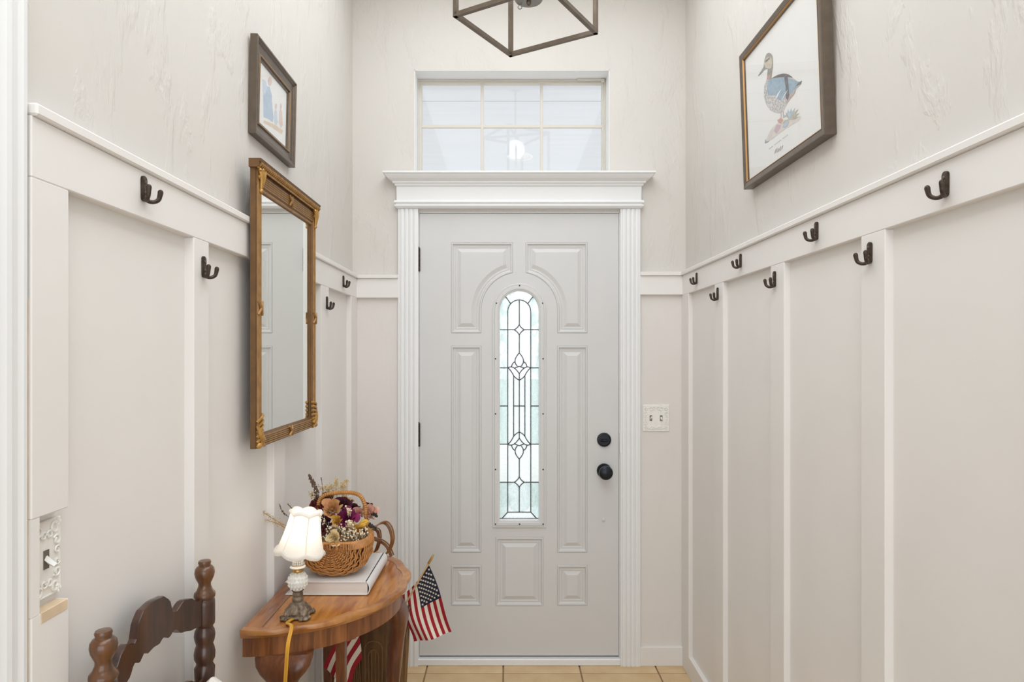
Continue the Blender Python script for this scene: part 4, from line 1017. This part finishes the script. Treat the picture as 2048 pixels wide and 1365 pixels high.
# ------------------------------------------------------------------ table lamp
LX, LY = -.552, 1.705
lz0 = TZT + .001
lp = thing('table_lamp', (LX, LY, lz0), 'small lit table lamp with a scalloped cream shade and hobnail glass stem', 'lamp')
def fz(y): return CZ - (y - VY) * LY / F
m_ = MB()
def bmod(a, z):
    k = max(0, 1 - (z - lz0) / .055); return 1 + .20 * k * math.cos(4 * (a - PI / 4)) + .05 * k * math.cos(12 * a)
m_.lathe([(.025, lz0 + 0.0024), (.035, lz0 + 0.0016), (.0375, lz0 + 0.0047), (.036, lz0 + 0.0079), (.031, lz0 + 0.0103), (.033, lz0 + 0.0142), (.030, lz0 + 0.0205), (.024, lz0 + 0.0300), (.016, lz0 + 0.0379), (.0125, lz0 + 0.0411), (.0145, lz0 + 0.0442), (.0150, lz0 + 0.0490), (.0125, lz0 + 0.0521), (.0120, lz0 + 0.0545), (.0138, lz0 + 0.0577), (.0130, lz0 + 0.0632), (.0115, lz0 + 0.0656), (.0160, lz0 + 0.0703), (.011, lz0 + 0.0711)], 48, (LX, LY, 0), mod=bmod)
for k in range(4):
    a = PI / 4 + k * PI / 2; c_, s_ = math.cos(a), math.sin(a)
    m_.ball((LX + .040 * c_, LY + .040 * s_, lz0 + 0.0047), .0078, 10, 6, (1.2, 1.2, .75)); m_.ball((LX + .032 * c_, LY + .032 * s_, lz0 + 0.0118), .008, 8, 6)
    for s2 in (-1, 1):
        m_.ball((LX + .041 * math.cos(a + s2 * .28), LY + .041 * math.sin(a + s2 * .28), lz0 + 0.0051), .0058, 8, 5, (1, 1, .9))
        m_.tube([(LX + .034 * math.cos(a + s2 * .2), LY + .034 * math.sin(a + s2 * .2), lz0 + 0.0079), (LX + .030 * math.cos(a + s2 * .35), LY + .030 * math.sin(a + s2 * .35), lz0 + 0.0221), (LX + .016 * math.cos(a + s2 * .3), LY + .016 * math.sin(a + s2 * .3), lz0 + 0.0363)], [.004, .003, .0018], 6)
m_.build('base', 'antique_bronze', lp, smooth=True)
gz = lz0 + .0945; gr = .0268
m_ = MB(); m_.ball((LX, LY, gz), gr - .002, 24, 14); m_.lathe([(.010, lz0 + .066), (.014, lz0 + .074), (.012, lz0 + .08)], 16, (LX, LY, 0))
gl_ = m_.build('glass_globe', 'milk_glass', lp, smooth=True)
m_ = MB()
for r_ in range(7):
    ph_ = R(-66 + 22 * r_); cnt = max(6, int(18 * math.cos(ph_)))
    for k in range(cnt):
        a = 2 * PI * (k + .5 * (r_ % 2)) / cnt
        m_.ball((LX + (gr - .002) * math.cos(ph_) * math.cos(a), LY + (gr - .002) * math.cos(ph_) * math.sin(a), gz + (gr - .002) * math.sin(ph_)), .0034, 6, 4)
m_.build('hobnails', 'milk_glass', gl_, smooth=True)
m_ = MB(); m_.lathe([(.011, lz0 + 0.1175), (.0150, lz0 + 0.1205), (.0155, lz0 + 0.1245), (.0140, lz0 + 0.1270), (.0195, lz0 + 0.1305), (.0200, lz0 + 0.1325), (.0150, lz0 + 0.1370), (.011, lz0 + 0.1385), (.0105, lz0 + 0.1465), (.008, lz0 + 0.1495)], 24, (LX, LY, 0)); m_.build('stem_collar', 'brass', lp, smooth=True)
m_ = MB(); m_.lathe([(.0165, lz0 + 0.1290), (.0205, lz0 + 0.1310), (.0205, lz0 + 0.1330), (.0125, lz0 + 0.1385)], 24, (LX, LY, 0))
for k in range(14):
    a = 2 * PI * k / 14
    for zz in (.158, .163): m_.ball((LX + .0125 * math.cos(a), LY + .0125 * math.sin(a), lz0 + zz - .0165), .0028, 6, 4)
m_.build('glass_collar', 'milk_glass', lp, smooth=True)
m_ = MB(); m_.lathe([(.009, lz0 + 0.1465), (.010, lz0 + 0.1515), (.007, lz0 + 0.1555), (.007, lz0 + 0.1835), (0, lz0 + 0.1835)], 16, (LX, LY, 0)); m_.build('socket', 'brass', lp, smooth=True)
m_ = MB(); m_.ball((LX, LY, lz0 + 0.2055), .017, 14, 10, (1, 1, 1.3)); m_.build('bulb', 'bulb_frost', lp, smooth=True)
SC = Vector((LX + .014, LY, fz(1064))); SM = Matrix.Rotation(R(8), 3, 'Y') @ Matrix.Rotation(R(-3), 3, 'X')
NP = 6
def shade_r(v):   # bell, v 0 bottom .. 1 top
    return .0390 + .0185 * (1 - v) ** 1.8 + .005 * (1 - v)
def shade_pt(a, v, dr=0):
    k = (a * NP / (2 * PI)) % 1.0; sc_ = math.sin(PI * k)
    r_ = shade_r(v) * (.955 + .06 * sc_) + dr
    z = -.051 + .102 * v - .008 * (1 - v) ** 2 * (sc_ - .3) + .007 * v * v * (sc_ - .5)
    return SC + SM @ Vector((r_ * math.cos(a), r_ * math.sin(a), z))
sh = MB(); sh.grid(lambda u, v: shade_pt(2 * PI * u, v), NP * 10, 14); sho = sh.build('shade', 'shade_cloth', lp, smooth=True, weld=True)
for v, r_ in ((0.0, .0048), (1.0, .0042)):
    m_ = MB(); m_.tube([shade_pt(2 * PI * i / 80, v) for i in range(80)], r_, 8, closed=True, sx=1.3); m_.build('shade_trim', 'shade_cloth', sho, smooth=True)
for k in range(NP):
    m_ = MB(); m_.tube([shade_pt(2 * PI * k / NP, v / 10, .0006) for v in range(11)], .0012, 5); m_.build('seam', 'shade_trim', sho)
l = bpy.data.lights.new('lamp_light', 'POINT'); l.energy = LAMP_W; l.color = (1, .96, .90); l.shadow_soft_size = .02
o = bpy.data.objects.new('lamp_light', l); C.objects.link(o); o.parent = lp; o.location = (0, 0, .235)
crd = catmull([(LX - .004, LY - .030, lz0 + .005), (LX - .008, LY - .060, TZT + .008), at(583, 1254, 1.612), at(576, 1290, 1.555), at(572, 1340, 1.545), at(569, 1400, 1.56), at(566, 1500, 1.60), at(560, 1640, 1.63)], 8)
m_ = MB()
for s_ in (-1, 1): m_.tube([p + Vector((s_ * .0021, 0, 0)) for p in crd], .0028, 6)
m_.build('power_cord', 'cord', lp, smooth=True)

# ------------------------------------------------------------------ wicker basket
KX, KY0, KY1, KA, KZR, KH = -.508, 1.862, 2.030, .097, .868, .1065
bs = thing('flower_basket', (KX, (KY0 + KY1) / 2, bz + .039), 'brown wicker basket full of dried flowers on the white book', 'basket')
KC, KL = (KY0 + KY1) / 2, (KY1 - KY0) / 2
def hull(t, ph, dr=0.0):        # t 0..pi end to end, ph pi..2pi around the belly
    s_ = max(0.0, math.sin(t)) ** .42
    y = KC - KL * math.copysign(abs(math.cos(t)) ** .85, math.cos(t))
    e = .80; c_, sn = math.cos(ph), math.sin(ph)
    bulge = 1 + .10 * abs(sn) * abs(c_) + dr
    x = KX + KA * s_ * math.copysign(abs(c_) ** e, c_) * bulge
    z = KZR + KH * (s_ ** .8) * math.copysign(abs(sn) ** e, sn) * (1 + dr * .5)
    return Vector((x, y, max(z, bz + .0420)))
NR = 11
wv = MB()
cap_t = [math.asin((.10 + .80 * k / 13) ** (1 / .42)) for k in range(14)]
t_a = cap_t[-1]; rows_t = cap_t + [t_a + (PI - 2 * t_a) * k / 20 for k in range(1, 20)] + [PI - t for t in cap_t[::-1]]
for k in range(NR):
    ph = PI + PI * (k + .5) / NR
    m_ = MB(); m_.tube([hull(t, ph, -.015) for t in rows_t[::2]], .0030, 6); m_.build('rib', 'wicker_dark', bs, smooth=True)
for r_, t in enumerate(rows_t):
    ns = NR * 4; pts = []
    for i in range(ns + 1):
        ph = PI + PI * i / ns; sg = (1 if r_ % 2 else -1)
        w_ = sg * math.sin(NR * (ph - PI))
        lobes = .05 * abs(math.sin(NR * (ph - PI)))
        pts.append(hull(t, ph, .030 * w_ * .8 + lobes))
    wv.tube(pts, .0023, 6)
wv.build('weave', 'wicker', bs, smooth=True)
rim_pts = [hull(PI * i / 30, PI) for i in range(31)] + [hull(PI - PI * i / 30, 2 * PI) for i in range(1, 30)]
m_ = MB(); nr_ = len(rim_pts)
m_.tube([p + Vector((0, 0, .002)) for p in rim_pts], .0042, 8, closed=True); m_.build('rim', 'wicker', bs, smooth=True)
m_ = MB()
for i in range(nr_ * 2):
    p = rim_pts[(i // 2) % nr_].lerp(rim_pts[(i // 2 + 1) % nr_], (i % 2) / 2); q_ = p + Vector(((KX - p.x) * -.06, (KC - p.y) * -.05, -.016))
    m_.tube([p + Vector((0, 0, .0065)), p + Vector(((p.x - KX) * .07, (p.y - KC) * .06, -.003)), q_], .0022, 5)
m_.build('rim_wrap', 'wicker', bs, smooth=True)
HY = 1.955
hpts = catmull([(KX - .100, HY, .862), at(636, 1026, HY), at(638, 1005, HY), at(648, 992, HY), at(668, 987, HY), at(690, 985.5, HY), at(708, 987, HY), at(722, 994, HY), at(730, 1012, HY), at(732, 1034, HY), (KX + .096, HY, .862)], 14)
nh = len(hpts)
m_ = MB(); m_.tube(hpts, [.0062 + .0009 * math.cos(i * 2.1) for i in range(nh)], 10); hd = m_.build('handle', 'cane', bs, smooth=True)
# rattan loops behind the far end
def strand(pp, k):
    m_.tube(catmull([p + Vector((k * .0052, abs(k) * .002, k * .0034)) for p in pp], 8), .0026, 6)
LYb = 2.17
for lp_ in ([at(746, 1060, 2.03), at(756, 1050, LYb - .05), at(770, 1046, LYb), at(780, 1056, LYb), at(785, 1076, LYb), at(782, 1094, LYb), at(774, 1108, LYb)],
            [at(746, 1078, 2.03), at(762, 1083, LYb + .01), at(774, 1092, LYb + .01), at(781, 1105, LYb + .01), at(784, 1113, LYb + .01)],
            [at(746, 1058, 2.035), at(756, 1062, LYb + .02), at(759, 1076, LYb + .02), at(756, 1092, LYb + .02), at(751, 1104, LYb + .02)]):
    m_ = MB()
    for k in (-1, 0, 1): strand(lp_, k)
    m_.build('rattan_loop', 'wicker_dark', bs, smooth=True)
m_ = MB(); m_.grid(lambda u, v: hull(rows_t[0] + (PI - 2 * rows_t[0]) * u, PI + PI * v, -.09) + Vector((0, 0, .004)), 24, 16); m_.build('gap_shade', 'moss_shade', bs, smooth=True)  # dark sheet added to paint shade into the gaps of the weave
fill = MB(); fill.grid(lambda u, v: (lambda t, w_: Vector((KX + (hull(t, 0).x - KX) * (w_ * 2 - 1) * .93, hull(t, 0).y, KZR - .012 + .030 * math.sin(t) * (1 - (w_ * 2 - 1) ** 2))))(PI * (.03 + .94 * u), v), 20, 12); fill.build('moss_filling', 'moss_shade', bs, smooth=True)

# ------------------------------------------------------------------ dried flowers
def rose(px, py, Y, r_, mt, lab, face=(0.1, -.8, .6), open_=.9, group='dried roses in the basket', npet=16, name='dried_rose'):
    r = r_ * 1.38; c = at(px, py, Y); f_ = Vector(face).normalized(); M3 = f_.to_track_quat('Z', 'Y').to_matrix()
    t = thing(name, c, lab, 'flower', group)
    rnd = random.Random(int(px * 7 + py))
    for i in range(npet):
        k = i / (npet - 1); rad = r * (.22 + .78 * k); a0 = i * 2.399 + rnd.uniform(-.2, .2); wid = R(100 - 28 * k); hgt = r * (1.15 - .45 * k * open_); tilt = open_ * k
        def pt(u, v, rad=rad, a0=a0, wid=wid, hgt=hgt, tilt=tilt, i=i):
            a = a0 + (u - .5) * wid * (1 - .3 * v * v)
            rr = rad * (.30 + .70 * math.sin(v * PI / 2) * (.55 + .6 * tilt)) + .10 * rad * v ** 4 * (1 + math.sin(a * 5 + i))
            z = hgt * (v - .45) - .25 * hgt * tilt * v ** 3 - .18 * hgt * (2 * u - 1) ** 2 * v
            return c + M3 @ Vector((rr * math.cos(a), rr * math.sin(a), z))
        m2 = MB(); m2.grid(pt, 5, 5); m2.build('petal', mt, t, smooth=True)
    return t
YF = 1.94
rose(664, 1017, YF - .01, .025, 'petal_peach', 'large peach dried rose at the centre under the basket handle', (.1, -.75, .65), .6)
rose(688, 1008, YF + .02, .019, 'petal_plum', 'plum and pink dried rose behind the large peach rose', (.3, -.5, .8))
rose(656, 1000, YF + .05, .020, 'petal_maroon', 'dark maroon dried rose under the left bend of the handle', (-.1, -.6, .8))
rose(641, 1018, YF + .01, .018, 'petal_rust', 'rust red dried rose at the left behind the lamp shade', (-.5, -.7, .5))
rose(629, 1008, YF + .04, .016, 'petal_maroon', 'maroon dried rose at the far left of the basket', (-.7, -.4, .6))
rose(651, 1047, YF - .03, .020, 'petal_plum', 'deep plum dried rose beside the lamp shade', (-.2, -.9, .4))
rose(641, 1062, YF - .04, .016, 'petal_rust', 'brick red dried rose low beside the lamp shade', (-.4, -.9, .2))
rose(694, 1036, YF - .01, .022, 'petal_magenta', 'bright magenta dried peony in the middle of the basket', (.1, -.8, .6), 1.1, npet=22)
rose(708, 1017, YF + .05, .014, 'petal_plum', 'small plum dried rose inside the right of the handle', (.2, -.5, .8))
rose(718, 1027, YF + .02, .016, 'petal_pink', 'pale pink dried rose inside the right leg of the handle', (.1, -.8, .5), .5)
rose(741, 1025, YF + .03, .021, 'petal_pink', 'pale pink dried rose outside the right leg of the handle', (.4, -.6, .6), .5)
rose(736, 1011, YF + .06, .009, 'petal_maroon', 'tiny dark red bud above the outer pink rose', (.2, -.4, .9), npet=9)
rose(674, 1042, YF - .045, .014, 'petal_yellow', 'golden yellow dried rosebud below the peach rose', (0, -.8, .6), .4)
rose(668, 1078, KY0 + .005, .0165, 'petal_cream', 'round cream dried rose at the front rim of the basket', (-.1, -.97, .2), .8, npet=20)
rose(716, 1060, YF - .02, .013, 'petal_yellow', 'yellow dried rosebud above the front rim', (.1, -.7, .7), .4)
rose(704, 1050, YF - .03, .011, 'petal_cream', 'small cream dried rosebud among the white blossoms', (0, -.8, .6), .4, npet=10)
# curled yellow leaf
tcur = [at(718, 1052, YF - .03), at(728, 1046, YF - .04), at(738, 1043, YF - .03)]
m_ = MB()
for k in range(5):
    a = k * 1.25; m_.tube(catmull([tcur[0] + Vector((.002 * math.cos(a), 0, .003 * math.sin(a))), tcur[1] + Vector((.004 * math.cos(a), 0, .006 * math.sin(a))), tcur[2]], 6), [.0012 + .0035 * math.sin(PI * min(1, (i + .6) / 13)) for i in range(13)], 6)
tag(m_.build('dried_leaf', 'petal_yellow', smooth=True), 'curled golden dried leaf near the right end of the basket', 'leaf')
# baby's breath
bb = MB(); rnd = random.Random(3)
clus = [(672, 1056, 7, 5), (690, 1060, 16, 9), (705, 1064, 18, 9), (722, 1065, 14, 7), (694, 1074, 16, 6), (700, 1045, 10, 4), (655, 1062, 7, 7), (648, 1075, 6, 6), (697, 1019, 9, 6), (645, 1040, 8, 9), (710, 1078, 8, 4), (660, 1055, 6, 4), (688, 1082, 8, 3)]
for (cx_, cy_, sx_, sy_) in clus:
    for k in range(int(sx_ * 1.3)):
        c = at(cx_ + rnd.gauss(0, sx_ * .5), cy_ + rnd.gauss(0, sy_ * .55), 1.885 + rnd.uniform(-.012, .03))
        bb.ball(c, rnd.uniform(.0017, .0030), 6, 4); bb.tube([c, c + Vector((rnd.uniform(-.006, .006), .02, -.022))], .0005, 3)
bbo = bb.build('babys_breath', 'breath', smooth=True, kind='stuff'); tag(bbo, 'tiny white dried blossoms scattered along the front rim of the basket', 'flowers')
tb_ = MB()
for (cx_, cy_, sx_, sy_, n_) in ((654, 976, 13, 6, 60), (672, 965, 4, 8, 30), (686, 972, 7, 5, 34), (692, 962, 6, 4, 16), (697, 1000, 6, 4, 20), (625, 990, 6, 5, 22), (704, 1002, 4, 3, 10), (690, 995, 6, 4, 16), (660, 985, 8, 4, 20)):
    for k in range(int(n_ * 1.4)):
        c = at(cx_ + rnd.gauss(0, sx_ * .6), cy_ + rnd.gauss(0, sy_ * .6), 2.0 + rnd.uniform(-.03, .03))
        tb_.ball(c, rnd.uniform(.0014, .0026), 5, 3)
        if k % 3 == 0: tb_.tube([c, Vector((KX + (c.x - KX) * .5, 2.0, KZR + .05))], .00035, 3)
tag(tb_.build('dried_filler', 'dry_tan', kind='stuff'), 'fine tan dried filler sprays rising behind the basket handle', 'flowers')
def sprig(pts, mt, lab, n_, spread, sz=.0016, start=.35):
    path = catmull(pts, 8); t = thing('dried_sprig', path[0], lab, 'dried sprig', 'dried sprigs in the basket')
    m2 = MB(); m2.tube(path, [.0011 - .0007 * i / len(path) for i in range(len(path))], 5); m2.build('stem', 'stem', t)
    m2 = MB(); r2 = random.Random(int(path[-1].z * 1e5))
    for k in range(n_):
        f_ = start + (1 - start) * k / n_; p = path[min(len(path) - 1, int(f_ * (len(path) - 1)))]; s_ = spread * (1.15 - f_)
        c = p + Vector((r2.gauss(0, s_), r2.gauss(0, s_), r2.gauss(0, s_)))
        m2.ball(c, sz * r2.uniform(.6, 1.2), 5, 3, (1, 1, 1.5)); m2.tube([p, c], .0003, 3)
    m2.build('seed_heads', mt, t, kind='stuff'); return t
base = Vector((KX - .03, 1.96, KZR + .01))
sprig([base, at(640, 1020, 1.97), at(634, 985, 1.98), at(625, 965, 1.99), at(618, 950, 2.0)], 'dry_brown', 'tall brown dried sprig rising at the upper left of the basket', 150, .0075, .0022, .4)
sprig([base, at(646, 1000, 2.0), at(645, 975, 2.0), at(642, 955, 2.0)], 'dry_brown', 'thin brown dried sprig just right of the tallest one', 26, .0016, .0012, .6)
sprig([base, at(585, 1055, 1.90), at(556, 1044, 1.86), at(525, 1024, 1.84), at(501, 1004, 1.82)], 'dry_tan', 'long wispy dried sprig reaching far left behind the lamp shade', 120, .008, .0013, .4)
sprig([base, at(590, 1040, 1.92), at(567, 1026, 1.90), at(558, 1008, 1.88)], 'dry_brown', 'short brown dried sprig left above the lamp shade', 34, .003, .0014, .55)
sprig([base, at(600, 1030, 1.94), at(585, 1018, 1.92), at(575, 1008, 1.91)], 'dry_brown', 'short brown dried sprig closest above the lamp shade', 30, .0028, .0014, .55)
sprig([base, at(590, 1065, 1.88), at(560, 1050, 1.86), at(530, 1040, 1.85)], 'dry_tan', 'low wispy tan sprig poking out left of the lamp shade', 80, .009, .0011, .45)
sprig([Vector((KX + .05, 1.96, KZR)), at(738, 1040, 1.95), at(748, 1028, 1.95), at(754, 1034, 1.95)], 'berry', 'dark berry sprig at the right end of the basket', 18, .006, .0028, .5)
sprig([Vector((KX + .05, 1.94, KZR)), at(735, 1055, 1.92), at(742, 1052, 1.91), at(752, 1058, 1.92)], 'berry', 'low dark berry sprig hanging over the right rim', 16, .005, .0034, .5)

# ------------------------------------------------------------------ carved stand and the two little flags
UX, UY, UR, UZ = -.455, 2.315, .114, .500
us = thing('umbrella_stand', (UX, UY, 0), 'dark carved wooden stand on the floor behind the console table', 'stand')
def oct_r(z): return UR * (.74 + .26 * (z / UZ)) * (1 + .03 * math.sin(PI * z / UZ))
NS = 8
def octp(z, r_, k): a = 2 * PI * k / NS + R(-90 + 22.5 - 22.5); return Vector((UX + r_ * math.cos(a), UY + r_ * math.sin(a), z))
for k in range(NS):
    m_ = MB(); zs_ = [0, .03, .12, .25, .38, .47, UZ]
    m_.rings([[octp(z, oct_r(z), k + .5), octp(z, oct_r(z), k - .5), octp(z, oct_r(z) - .012, k - .5), octp(z, oct_r(z) - .012, k + .5)] for z in zs_], cap0=True, cap1=True); pn = m_.build('side_panel', 'carved_wood', us)
    m_ = MB()
    def pp(u, z, w=.001):
        r_ = oct_r(z); a, b2 = octp(z, r_, k - .5), octp(z, r_, k + .5); p = a.lerp(b2, .5 + u * .5); nrm = ((a + b2) / 2 - Vector((UX, UY, z))).normalized(); return p + nrm * w
    for w2_ in (.72, .42):
        zt = .435 if w2_ > .5 else .405
        m_.tube([pp(-w2_, .06)] + [pp(-w2_, z) for z in (.2, .36, zt - .03)] + [pp(-w2_ * math.cos(R(a)), zt - .03 + .024 * math.sin(R(a))) for a in (30, 60, 90, 120, 150)] + [pp(w2_, z) for z in (zt - .03, .36, .2, .06)], .0026, 6)
    for u in (-.16, .16): m_.tube([pp(u, z) for z in (.07, .2, .36, .395)], .003, 6)
    m_.build('carving', 'carving_line', pn, smooth=True)
m_ = MB(); m_.tube([octp(UZ, UR + .0, k + .5) for k in range(NS)], .0065, 8, closed=True); m_.build('rim', 'carved_wood', us, smooth=True)
m_ = MB(); m_.rings([[octp(z, oct_r(z) - .013, k) for k in range(NS)] for z in (.004, .02)], cap0=True, cap1=True); m_.build('bottom', 'carved_wood', us)

def flag(lab, p_bottom, p_tip, T0, H1, F0, F1, canton, nst, wavea, sign, sleeve=None):
    t = thing('small_flag', p_bottom, lab, 'flag', 'small flags in the carved stand')
    d = (p_tip - p_bottom)
    m2 = MB(); m2.tube([p_bottom, p_bottom + d * .93], .0030, 8); m2.build('stick', 'stick', t, smooth=True)
    m2 = MB(); tp_ = p_bottom + d * .92; M3 = d.normalized().to_track_quat('Z', 'Y').to_matrix()
    m2.lathe([(.0042, 0), (.0052, .004), (.0045, .008), (.0048, .016), (.0042, .026), (.0022, .036), (0, .041)], 12, tp_, M3); m2.build('spear_finial', 'brass', t, smooth=True)
    def pos(u, v, w=0.0):       # u across the stripes from the top, v from hoist to fly
        a = T0.lerp(F0, v); b2 = H1.lerp(F1, v); p = a.lerp(b2, u)
        return p + Vector((.006 * math.sin(v * 5 + u * 3) * wavea, -.012 * math.sin(v * 4.2 + u * 7) * v * wavea - w, -.004 * math.sin(u * PI) * (1 - v)))
    nu, nv = nst * 2, 30
    cu_, cv = canton
    def mf_(u, v):
        if u < cu_ and v < cv: return 2
        return int(u * nst) % 2
    m2 = MB(); m2.grid(pos, nu, nv, mf_); cl = m2.build('cloth', ['flag_red', 'flag_white', 'flag_blue'], t, smooth=180)
    if cu_ > 0:
        m2 = MB()
        for row in range(9):
            cnt = 6 if row % 2 == 0 else 5
            for k in range(cnt):
                u_ = cu_ * (row + 1) / 10; v_ = cv * ((k + .5) / 6 if cnt == 6 else (k + 1) / 6)
                c = pos(u_, v_, .0012); du = (pos(u_ + .01, v_, .0012) - c).normalized(); dv = (pos(u_, v_ + .01, .0012) - c).normalized(); dv = (dv - du * dv.dot(du)).normalized()
                pts = []
                for q2 in range(10):
                    a = R(90 + 36 * q2); r_ = .0052 if q2 % 2 == 0 else .0021
                    pts.append(c - du * math.sin(a) * r_ + dv * math.cos(a) * r_)
                m2.add(pts, [tuple(range(10))])
        m2.build('stars', 'flag_white', cl)
    return t
FYd = 2.338
fp_, ft_ = at(812, 1207, 2.322), at(866, 1112, 2.326)
flag('small stars-and-stripes flag on a stick standing out in front of the door', fp_ + (fp_ - ft_) * 1.15, ft_, at(858, 1131, FYd), at(804, 1192, FYd + .006), at(906, 1267, FYd - .01), at(824, 1287, FYd - .02), (7 / 13, .46), 13, 1.0, 1)
flag('small stars-and-stripes flag hanging under the console table', Vector((UX - .03, UY - .02, .22)), at(668, 1195, 2.16), at(706, 1205, 2.15), at(724, 1318, 2.13), at(648, 1338, 2.11), at(697, 1372, 2.09), (0, 0), 7, .8, -1)
